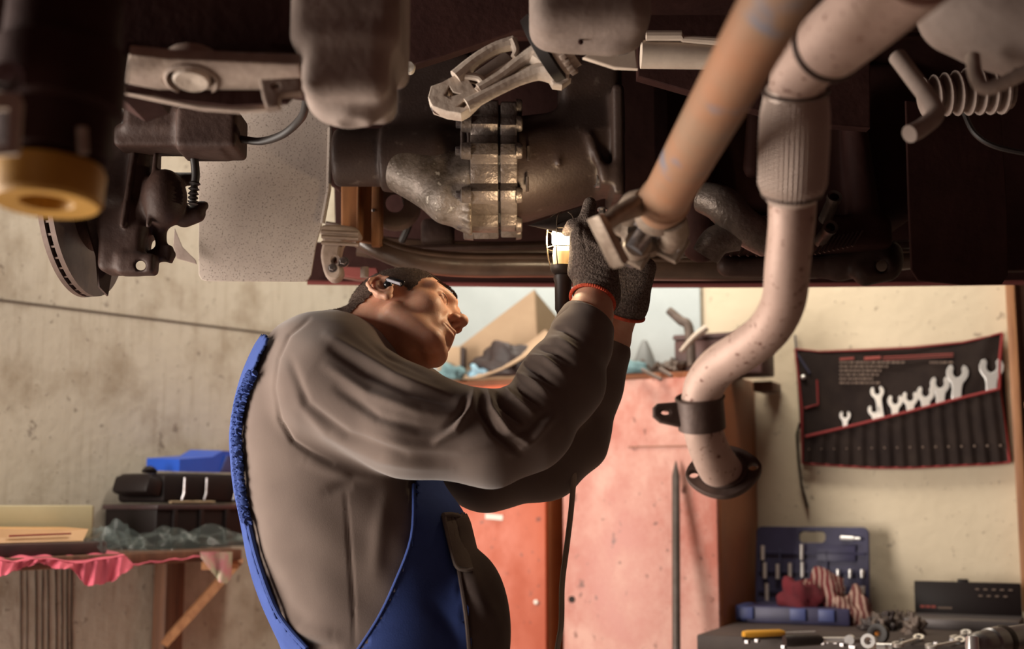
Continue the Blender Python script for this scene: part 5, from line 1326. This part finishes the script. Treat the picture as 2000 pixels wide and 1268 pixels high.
lid = plate_local('lid', rr_poly(-lw/2, 0, lw/2, lh-.02, .018), [rr_poly(-.038, lh-.068, .042, lh-.034, .014)], .014, .002, LP, 'case_navy', kc)
mb = MB(LT)
for z in (.045, .105, .16): mb.box((0, -.0135, z), (lw*.94, .004, .006), bev=.001)
for x in (-.10, -.03, .05): mb.box((x*lw/.36, -.0135, .09), (.005, .004, .16), bev=.001)
mb.box((lw*.22, -.0135, lh*.62), (lw*.34, .004, .05), bev=.002); mb.build('moulding', 'case_navy', lid)
fc0 = TBL(1428, 1237); 
tx0 = max(W_(1434, 1215, .30).x, xR+.014); tx1 = l1.x-.015
base = MB(TB).box(((tx0+.03+tx1)/2, -.25, BZ+.024), (tx1-tx0-.03, .21, .048), bev=.006).build('tray', 'case_navy', kc)
for x in (-.13, .02, .10): MB(TB).box(((tx0+tx1)/2+x, -.358, BZ+.028), (.045, .012, .034), bev=.003).build('latch', 'case_blue', base)
MB(TB).box((tx0+.016, -.30, BZ+.026), (.030, .11, .046), bev=.005).build('end_cap', 'case_blue', base)
def lidpos(px_, py_):
    Ti = LT.inverted(); o_ = Ti @ Vector((0, 0, CZ)); r = Ti.to_3x3() @ ray(px_, py_); k = (-.020 - o_.y)/r.y; return o_ + r*k
for (x, y0, y1) in ((1490, 1066, 1094), (1566, 1064, 1094), (1494, 1099, 1130), (1519, 1102, 1131), (1543, 1100, 1132), (1567, 1098, 1128), (1498, 1140, 1182), (1543, 1142, 1186)):
    a_, b_ = lidpos(x, y0), lidpos(x, y1); mb = MB(LT); mb.lathe(a_, b_-a_, [(0, .004), (0, .0065), ((b_-a_).length, .0065), ((b_-a_).length, .0001)], 14)
    tag(mb.build('deep_socket', 'chrome'), 'long chrome socket clipped upright in the navy case lid', 'socket', 'long sockets in the case lid')
for (x, y0, y1) in [(1590+23.4*k, 1113, 1129) for k in range(5)] + [(1593+18.5*k, 1145, 1160) for k in range(6)]:
    a_, b_ = lidpos(x, y0), lidpos(x, y1); mb = MB(LT); mb.lathe(a_, b_-a_, [(0, .003), (0, .0058), ((b_-a_).length*.5, .0058), ((b_-a_).length*.55, .0048), ((b_-a_).length, .0048), ((b_-a_).length, .0001)], 12)
    tag(mb.build('short_socket', 'chrome'), 'short chrome socket clipped in a row of the navy case lid', 'socket', 'short sockets in the case lid')
a_, b_ = lidpos(1642, 1051), lidpos(1680, 1053); mb = MB(LT); mb.lathe(a_, b_-a_, [(0, .001), (0, .0075), ((b_-a_).length*.65, .0075), ((b_-a_).length*.7, .005), ((b_-a_).length, .005)], 14)
tag(mb.build('extension_bar', 'chrome'), 'chrome extension lying crosswise at the top of the case lid', 'socket extension')
for k in range(11):
    p = TBL(1466+12*k, 1203+ (k % 3)*2, .048); mb = MB(TB); mb.lathe((p.x, -.19-.02*(k % 2), BZ+.048), (0, 0, 1), [(-.004, .0068), (.010, .0068), (.010, .004), (.004, .0001)], 12)
    tag(mb.build('tray_socket', 'steel_bolt'), 'dull steel socket standing in the tray of the navy case', 'socket', 'sockets in the case tray')
# rags on the case
def plaid(name, a, b, c):
    m = bpy.data.materials.new(name); m.use_nodes = True; N = m.node_tree.nodes; L = m.node_tree.links; bs = N['Principled BSDF']; bs.inputs['Roughness'].default_value = .9
    tc = N.new('ShaderNodeTexCoord'); w = N.new('ShaderNodeTexWave'); w.inputs['Scale'].default_value = 22; w.inputs['Distortion'].default_value = 3; L.new(tc.outputs['Object'], w.inputs[0])
    cr = N.new('ShaderNodeValToRGB'); cr.color_ramp.elements[0].color = (*a, 1); cr.color_ramp.elements[0].position = .3; cr.color_ramp.elements[1].color = (*c, 1); cr.color_ramp.elements[1].position = .8
    e = cr.color_ramp.elements.new(.55); e.color = (*b, 1); L.new(w.outputs[0], cr.inputs[0]); L.new(cr.outputs[0], bs.inputs[0]); MATS[name] = m
plaid('plaid_red', (.11, .010, .013), (.17, .04, .035), (.30, .20, .165)); plaid('plaid_dark', (.10, .025, .022), (.18, .08, .06), (.30, .2, .16))
pbr('rag_crimson', (.13, .007, .014), (.07, .004, .009), rough=.9, scale=14)
q = TBL(1588, 1208); tag(lump('red_rag', TB, (q.x, -.31, BZ+.040), (.060, .035, .055), 'rag_crimson', 21, .22, 3), 'crumpled crimson rag lying on the navy case tray', 'rag')
q = TBL(1630, 1205); tag(lump('plaid_rag', TB, (q.x, -.27, BZ+.045), (.075, .035, .062), 'plaid_red', 24, .25, 3), 'red and white striped rag heaped against the case lid', 'rag')
q = TBL(1672, 1216); tag(lump('plaid_rag', TB, (q.x+.01, -.30, BZ), (.055, .04, .060), 'plaid_dark', 27, .28, 3.5), 'dark brown-red striped rag at the end of the navy case', 'rag')
# black hard case on the right, lid up
k0, k1 = W_(1789, 1200, .12), W_(1997, 1200, .12); kz = W_(1890, 1140, .12).z; kw = k1.x-k0.x
pbr('case_black', (.010, .006, .006), rough=.5, spec=.2)
bc = thing('black_tool_case', TB @ Vector((k0.x+kw/2, -.2, BZ)), 'flat black tool case standing open beside the socket case', 'tool case')
KT = TB @ Matrix.Translation((k0.x+kw/2, -.135, BZ+.015)) @ Matrix.Rotation(math.radians(-6), 4, 'X')
kl = MB(KT).box((0, 0, (kz-BZ)/2-.005), (kw, .018, kz-BZ-.01), bev=.004).build('lid', 'case_black', bc)
MB(KT).box((-.01, 0, kz-BZ-.008), (.03, .016, .012), bev=.003).build('clasp', 'case_black', kl)
MB(TB).box((k0.x+kw/2, -.235, BZ+.014), (kw+.01, .19, .028), bev=.004).build('tray', pbr('case_steel', (.13, .115, .115), rough=.4, metal=.5), bc)
for k in range(9):
    MB(KT).box((kw*.10+(k % 5)*.022 + (.008 if k > 4 else 0), -.0105, kz-BZ-.030-(.018 if k > 4 else 0)), (.010, .003, .0035)).build('bit_holder', 'pouch_print', kl)
mb = MB(KT)
for k in range(3): mb.box((-kw/2+.022+k*.015, -.0098, .030), (.012, .0016, .007))
mb.build('lid_print', 'pouch_print_red', kl)
mb = MB(KT)
for k in range(5): mb.box((-kw/2+.067+k*.008, -.0098, .028), (.006, .0016, .005))
mb.build('lid_print', 'pouch_print', kl)
# loose tools on the bench
pbr('grip_yellow', (.62, .30, .03), rough=.5); pbr('grip_black', (.02, .014, .013), rough=.5)
def rod(name, a, b, prof, mat, label, cat, parts=()):
    t_ = thing(name, TB @ ((a+b)/2), label, cat); ax = b-a; L = ax.length
    MB(TB).lathe(a, ax, [(h*L, r) for h, r in prof], 16).build(parts[0], mat, t_)
    return t_, L, ax.normalized()
a_, b_ = TBL(1452, 1240, .012), TBL(1532, 1237, .012)
t_, L, ax = rod('screwdriver', a_, b_, [(0, .001), (0, .009), (.1, .011), (.9, .010), (1, .006)], 'grip_yellow', 'yellow-handled screwdriver lying in front of the navy case', 'screwdriver', ('handle',))
MB(TB).tube([a_ + Vector((0, -.006, -.009)), b_ + Vector((0, -.006, -.008))], .005, 8).build('grip', 'grip_black', t_)
MB(TB).tube([b_, b_ + ax*.09], .003, 8).build('blade', 'chrome', t_)
a_, b_ = TBL(1532, 1252, .014), TBL(1606, 1250, .014)
t_, L, ax = rod('ratchet', a_, b_, [(0, .001), (0, .013), (.2, .015), (.9, .013), (1, .008)], 'grip_black', 'ratchet with a thick black grip and chrome shaft', 'ratchet', ('grip',))
c_ = TBL(1660, 1250, .014)
MB(TB).lathe(b_, c_-b_, [(0, .007), ((c_-b_).length, .007), ((c_-b_).length, .0001)], 14).build('shaft', 'chrome', t_)
MB(TB).lathe(c_ + Vector((0, -.012, 0)), (0, 1, 0), [(0, .001), (0, .012), (.022, .012), (.022, .001)], 16).build('head', 'chrome', t_)
MB(TB).tube([TBL(1665, 1252, .012), TBL(1694, 1250, .012)], .006, 10).build('drive', 'steel_bolt', t_)
p = TBL(1698, 1254, .018); tag(MB(TB).lathe(p, (-.1, -1, .25), [(-.014, .009), (-.014, .017), (.014, .017), (.014, .009), (-.014, .009)], 20).build('ring_socket', 'chrome'), 'large chrome socket on its side, open end out', 'socket')
for k in range(2):
    a_ = TBL(1712+13*k, 1264, .010); tag(MB(TB).lathe(a_, (1, .1, 0), [(0, .005), (0, .010), (.020, .010), (.020, .005), (0, .005)], 14).build('impact_socket', 'chrome'), ['small chrome socket lying next to the large one', 'small chrome socket lying nearer the twin-ended spanner'][k], 'socket')
p = TBL(1716, 1238, .022)
tp_ = thing('tape_roll', TB @ Vector((p.x, p.y, BZ)), 'black tape roll standing on edge with a brass bolt in it', 'tape roll')
MB(TB).lathe(p, (-.15, -1, .1), [(-.012, .010), (-.012, .024), (.012, .024), (.012, .016), (.010, .010), (-.012, .010)], 28).build('roll', 'grip_black', tp_)
MB(TB).lathe(p, (-.15, -1, .1), [(.006, .0001), (.014, .006), (.006, .006)], 12).build('bolt', pbr('brass', (.6, .35, .15), rough=.3, metal=.8), tp_)
def flat_spanner(x0, y0, x1, y1, label):
    a_, b_ = TBL(x0, y0, .008), TBL(x1, y1, .008); ax = (b_-a_).normalized(); t_ = thing('combination_spanner', TB @ a_, label, 'spanner')
    mb = MB(TB); mb.tube([a_, (a_+b_)/2, b_], [.006, .0045, .006], 8, flat=.6); mb.build('shank', 'chrome', t_)
    MB(TB).lathe(b_+ax*.010, (0, -.5, 1), [(-.004, .007), (-.004, .013), (.004, .013), (.004, .007), (-.004, .007)], 18).build('ring_end', 'chrome', t_)
    MB(TB).lathe(a_-ax*.010, (0, -.2, 1), [(-.004, .006), (-.004, .014), (.004, .014), (.004, .006), (-.004, .006)], 14, .6, 5.4).build('jaw', 'chrome', t_)
flat_spanner(1756, 1258, 1792, 1247, 'short chrome combination spanner with a ring end, beside the tape roll')
flat_spanner(1822, 1262, 1872, 1252, 'long thin spanner in front of the black tool case')
flat_spanner(1868, 1246, 1885, 1238, 'stubby spanner resting near the grey power tool')
for i in range(12):
    px_ = rnd.uniform(1700, 1800); py_ = rnd.uniform(1218, 1240); p = TBL(px_, py_)
    tag(lump('oily_part', TB, (p.x, p.y, BZ), (rnd.uniform(.016, .03), .02, rnd.uniform(.014, .030)), 'greasy_metal' if i % 2 else 'leather_dark', 40+i, .35, 4), 'small oily part in the dark clutter between the two cases', 'scrap part', 'oily clutter on the bench')
for i in range(14):
    px_ = rnd.uniform(1440, 1870); p = TBL(px_, rnd.uniform(1252, 1268)); 
    tag(MB(TB).lathe((p.x, p.y, BZ), (0, 0, 1), [(0, .004), (0, .008), (.007, .008), (.007, .004), (0, .004)], 6).build('hex_nut', 'steel_bolt'), 'loose steel nut among the tools on the workbench', 'nut', 'loose nuts on the bench')
# angle-drive power tool, grey
a_, b_ = TBL(1905, 1262, .035), TBL(1990, 1248, .04)
pt_ = thing('power_tool', TB @ Vector((a_.x, a_.y, BZ)), 'grey metal air tool lying in front of the black case', 'power tool')
ax = b_-a_
MB(TB).lathe(a_, ax, [(-.01, .0001), (-.01, .018), (0, .027), (.02, .030), (.05, .030), (.055, .034), (.11, .034), (.12, .030), (.2, .030)], 28).build('barrel', pbr('tool_grey', (.24, .235, .24), rough=.35, metal=.6), pt_)
MB(TB).lathe(a_ + Vector((-.004, -.015, 0)), (0, -.3, -1), [(-.02, .014), (.02, .016), (.034, .012), (.034, .0001)], 20).build('head', 'chrome', pt_)
MB(TB).lathe(a_ + ax*.55, ax, [(0, .0345), (.01, .036), (.02, .0345)], 28).build('band', 'grip_black', pt_)

# --- shelf along the left wall
DW = .36
SZ = onwall(TL, 150, 1110, DW).z + .030
s0_ = onwall(TL, -330, 1100, DW).x; s1_ = onwall(TL, 472, 1100, DW).x
V_ = lambda px_, py_, d: onwall(TL, px_, py_, d)
sh = thing('wall_shelf', TL @ Vector(((s0_+s1_)/2, 0, SZ)), 'dark wooden wall shelf on a braced post, draped with rags', 'shelf')
MB(TL).box(((s0_+s1_)/2, -DW/2, SZ-.015), (s1_-s0_, DW, .030), bev=.003).build('board', 'old_timber', sh)
q = V_(338, 1180, .05); MB(TL).box((q.x, -.03, SZ-.03-.45), (.07, .055, .90), bev=.003).build('post', 'old_timber', sh)
a_ = V_(468, 1100, DW-.03); b_ = V_(322, 1256, .055)
mb = MB(TL); a2 = Vector((a_.x, a_.y, SZ-.030)); mb.tube([a2, Vector((b_.x, b_.y, b_.z))], .016, 4, flat=1.0); mb.build('brace', 'timber', sh)
q = V_(455, 1096, DW); MB(TL).box((q.x-.02, -DW+.03, SZ-.042), (.10, .04, .024), bev=.002).build('cross_bar', 'timber', sh)
# pink rag hanging over the edge
pbr('rag_pink', (.62, .12, .17), (.50, .085, .13), rough=.9, scale=10, bump=.1, bscale=200)
pbr('rag_flowered', (.55, .22, .25), (.42, .40, .28), rough=.9, scale=16, lo=.42, hi=.58)
BY = [(-60, 1128), (0, 1127), (24, 1116), (48, 1108), (80, 1098), (100, 1108), (118, 1112), (136, 1108), (152, 1122), (166, 1144), (196, 1141), (222, 1134), (240, 1120), (262, 1108)]
TY = [(-60, 1096), (0, 1096), (30, 1100), (60, 1094), (90, 1093), (110, 1095), (130, 1099), (150, 1102), (165, 1101), (185, 1096), (215, 1092), (246, 1086), (262, 1104)]
def pink(u, v):
    x = -60 + 320*u; w_ = min(1, v/.75); y = yi(TY, x)*(1-w_) + yi(BY, x)*w_
    d = DW + .014 + .010*math.sin(x*.11)*w_ + .008*math.sin(x*.055+1)*w_ + .004*math.sin(x*.27+v*3)
    return V_(x, y, d)
def pink_top(u, v):
    x = -60 + 305*u; a_ = V_(x, yi(TY, x), DW+.012); k = v
    return Vector((a_.x, -(DW+.012)*(1-k) - (DW-.10)*k, a_.z*(1-k)**2 + (SZ+.006+.004*math.sin(x*.13))*(1-(1-k)**2)))
pk_ = thing('pink_rag', TL @ V_(120, 1110, DW), 'crumpled pink rag hanging over the edge of the wall shelf', 'rag')
MB(TL).grid(pink, 120, 16, .002).build('hanging_edge', 'rag_pink', pk_); MB(TL).grid(pink_top, 60, 6, .002).build('folded_top', 'rag_pink', pk_)
FB = [(395, 1090), (410, 1120), (430, 1136), (446, 1141), (452, 1120)]
def flow(u, v):
    x = 392 + 62*u; y = 1078*(1-v) + yi(FB, 395+55*u)*v; return V_(x + 8*v*math.sin(u*6), y, DW+.010+.010*math.sin(u*10)*v)
tag(MB(TL).grid(flow, 24, 10, .002).build('flowered_rag', 'rag_flowered'), 'pale pink patterned rag hanging beside the shelf brace', 'rag')
# thin red strip of cloth along the edge
tag(MB(TL).tube([V_(258 + 12*k, 1103-k*1.4+2*math.sin(k*1.7), DW+.006) for k in range(12)], [.004+.0015*math.sin(k*2) for k in range(12)], 8, flat=.5).build('red_strip', 'rag_pink'), 'thin twisted pink-red cloth strip along the shelf edge', 'cloth strip')
# cartons and parcels
pbr('carton_yellow', (.52, .47, .30), (.46, .41, .25), rough=.7, scale=5); pbr('carton_orange', (.55, .31, .13), (.48, .26, .10), rough=.45, scale=5)
def clear_plastic():
    m = bpy.data.materials.new('clear_plastic'); m.use_nodes = True; b = m.node_tree.nodes['Principled BSDF']; b.inputs['Base Color'].default_value = (.16, .20, .19, 1)
    b.inputs['Roughness'].default_value = .12; b.inputs['Alpha'].default_value = .16; b.inputs['Specular IOR Level'].default_value = .4; MATS['clear_plastic'] = m
clear_plastic()
pbr('parcel_dark', (.035, .022, .024), (.06, .03, .032), rough=.35, scale=9)
a_, b_ = V_(-120, 1060, .30), V_(196, 1060, .30)
pz = SZ
tag(MB(TL).box(((a_.x+b_.x)/2, -.24, pz+.016), (b_.x-a_.x, .18, .032), bev=.006).build('flat_parcel', 'parcel_dark'), 'flat dark film-wrapped parcel under the orange carton', 'parcel')
x0, x1 = V_(-140, 1050, .30).x, V_(172, 1050, .30).x
oc = thing('orange_carton', TL @ Vector(((x0+x1)/2, -.25, pz+.034)), 'thin orange-brown carton taped shut on the dark parcel', 'carton')
MB(TL).prism([Vector((x0, -.32, pz+.034)), Vector((x1-.03, -.32, pz+.034)), Vector((x1, -.30, pz+.062)), Vector((x0, -.30, pz+.070))], (0, .10, .004)).build('carton_body', 'carton_orange', oc)
MB(TL).tube([Vector((x0+(x1-x0)*(.45+.05*k), -.318, pz+.050+.0003*k)) for k in range(9)], .0022, 6).build('printed_line', 'pouch_trim', oc)
x0, x1 = V_(-160, 1030, .14).x, V_(162, 1030, .14).x
yc = thing('yellow_carton', TL @ Vector(((x0+x1)/2, -.14, pz+.032)), 'long pale yellow-green carton behind the orange one', 'carton')
MB(TL).box(((x0+x1)/2, -.145, pz+.032+.045), (x1-x0, .07, .088), bev=.004).build('carton_body', 'carton_yellow', yc)
MB(TL).box((x1+.002, -.145, pz+.032+.045), (.004, .066, .084), bev=.001).build('end_flap', 'cardboard_shade', yc)
# crumpled clear film
def film(name, px0, px1, ytop, label, d0, seed, hgt, dep=.16, nu=60, nv=26):
    ph = [random.Random(seed*7+k).uniform(0, 6.28) for k in range(8)]
    def f(u, v):
        x = px0 + (px1-px0)*u; a_ = V_(x, 1090, d0); s_ = math.sin(math.pi*min(1, max(0, u)))**.5
        z = SZ + .004 + hgt*math.sin(math.pi*v)**.8*(.45+.55*s_)*(.75 + .25*math.sin(u*17+ph[0]+v*4) + .22*math.sin(u*41+v*13+ph[1]) + .18*abs(math.sin(v*19+u*23+ph[2])))
        return Vector((a_.x + .006*math.sin(v*15+ph[3]), -(d0+dep*(.5-v)) + .006*math.sin(u*33+ph[4]), max(SZ+.003, z)))
    return tag(MB(TL).grid(f, nu, nv).build(name, 'clear_plastic', sharp=28), label, 'plastic film')
film('plastic_film', 172, 262, 1030, 'small puff of crumpled clear film beside the orange carton', .30, 1, .062, .11)
film('plastic_film', 232, 505, 1040, 'long crumpled sheet of greenish clear film along the shelf', .310, 2, .050, .105, 110, 26)
# dark crate, black case and blue case stacked at the end of the shelf
x0, x1 = V_(262, 1040, .15).x, V_(520, 1040, .15).x; zt_ = V_(380, 985, .24).z
cr2 = thing('storage_crate', TL @ Vector(((x0+x1)/2, -.13, SZ)), 'black plastic crate on the wall shelf under the black case', 'crate')
MB(TL).box(((x0+x1)/2, -.13, (SZ+zt_)/2), (x1-x0, .22, zt_-SZ-.006), bev=.006).build('crate_body', 'case_black', cr2)
for k in range(5): MB(TL).box((x0+(x1-x0)*(.12+.19*k), -.243, (SZ+zt_)/2), (.014, .010, zt_-SZ-.03), bev=.002).build('crate_rib', 'case_black', cr2)
MB(TL).box(((x0+x1)/2, -.13, zt_-.008), (x1-x0+.01, .235, .014), bev=.003).build('crate_rim', 'parcel_dark', cr2)
z2 = V_(380, 925, .24).z
bk = thing('black_case', TL @ Vector(((x0+x1)/2, -.13, zt_)), 'battered black case with silver catches on top of the crate', 'case')
MB(TL).box(((x0+x1)/2+.02, -.13, (zt_+z2)/2+.002), (x1-x0-.02, .20, z2-zt_-.004), bev=.012).build('case_body', 'case_black', bk)
MB(TL).box((x0+.005, -.15, (zt_+z2)/2+.006), (.055, .15, .05), Matrix.Rotation(.3, 3, 'Y'), bev=.010).build('case_end', 'case_black', bk)
MB(TL).tube([Vector((x0-.004+.012*k, -.18, z2+.004+.006*math.sin(k*.8))) for k in range(5)], [.004, .009, .011, .009, .004], 10).build('handle', 'case_black', bk)
for x in (.09, .17, .28): MB(TL).tube([Vector((x0+x, -.236, zt_+.012)), Vector((x0+x+.004, -.240, zt_+.03)), Vector((x0+x+.008, -.236, z2-.012))], [.003, .004, .003], 8).build('catch', 'steel_bolt', bk)
tag(MB(TL).tube([Vector((x0+.05+.02*k, -.235+.004*math.sin(k*2), zt_+.006)) for k in range(9)], [.006+.002*math.sin(k*3) for k in range(9)], 8, flat=.6).build('packing_strip', 'cardboard_shade'), 'ragged tan packing strip between the crate and the black case', 'packing')
pbr('plastic_blue', (.012, .085, .52), (.010, .07, .44), rough=.35, scale=4)
x0b = V_(332, 905, .18).x; x1b = V_(540, 905, .18).x; z3 = V_(400, 886, .18).z; z2 += .005
bl = thing('blue_case', TL @ Vector(((x0b+x1b)/2, -.14, z2)), 'bright blue plastic case on top of the black case', 'case')
H_ = z3-z2
MB(TL).prism([Vector((x0b, -.22, z2)), Vector((x1b, -.22, z2)), Vector((x1b, -.22, z2+H_)), Vector((x0b+.16, -.22, z2+H_*1.15)), Vector((x0b+.12, -.22, z2+H_*.8)), Vector((x0b, -.22, z2+H_*.62))], (0, .14, .006)).build('case_shell', 'plastic_blue', bl)
MB(TL).prism([Vector((x0b+.15, -.224, z2+.004)), Vector((x0b+.24, -.224, z2+.004)), Vector((x0b+.23, -.230, z2+H_*.7)), Vector((x0b+.17, -.230, z2+H_*.9))], (0, .02, 0)).build('grip_recess', 'case_blue', bl)

# ------------------------------------------------------------------ what some parts look like
for o in bpy.data.objects:
    t = {'splash_guard': 'pale gritty splash guard', 'bump_ring': 'ochre yellow ring', 'brake_disc': 'vented brake disc', 'mount_bracket': 'pale cast truss bracket',
         'wheel_arch_liner': 'matt black wheel arch liner', 'bellows': 'ribbed rubber bellows', 'cuff_band': 'orange-red elastic cuff', 'bib_front_panel': 'dark olive-brown panel',
         'upright_channel': 'rust-brown steel channel', 'bulb': 'glowing bulb', 'flex_joint': 'braided flexible joint'}.get(o.name.split('.')[0])
    if t and o.parent and 'label' not in o: o['label'] = t
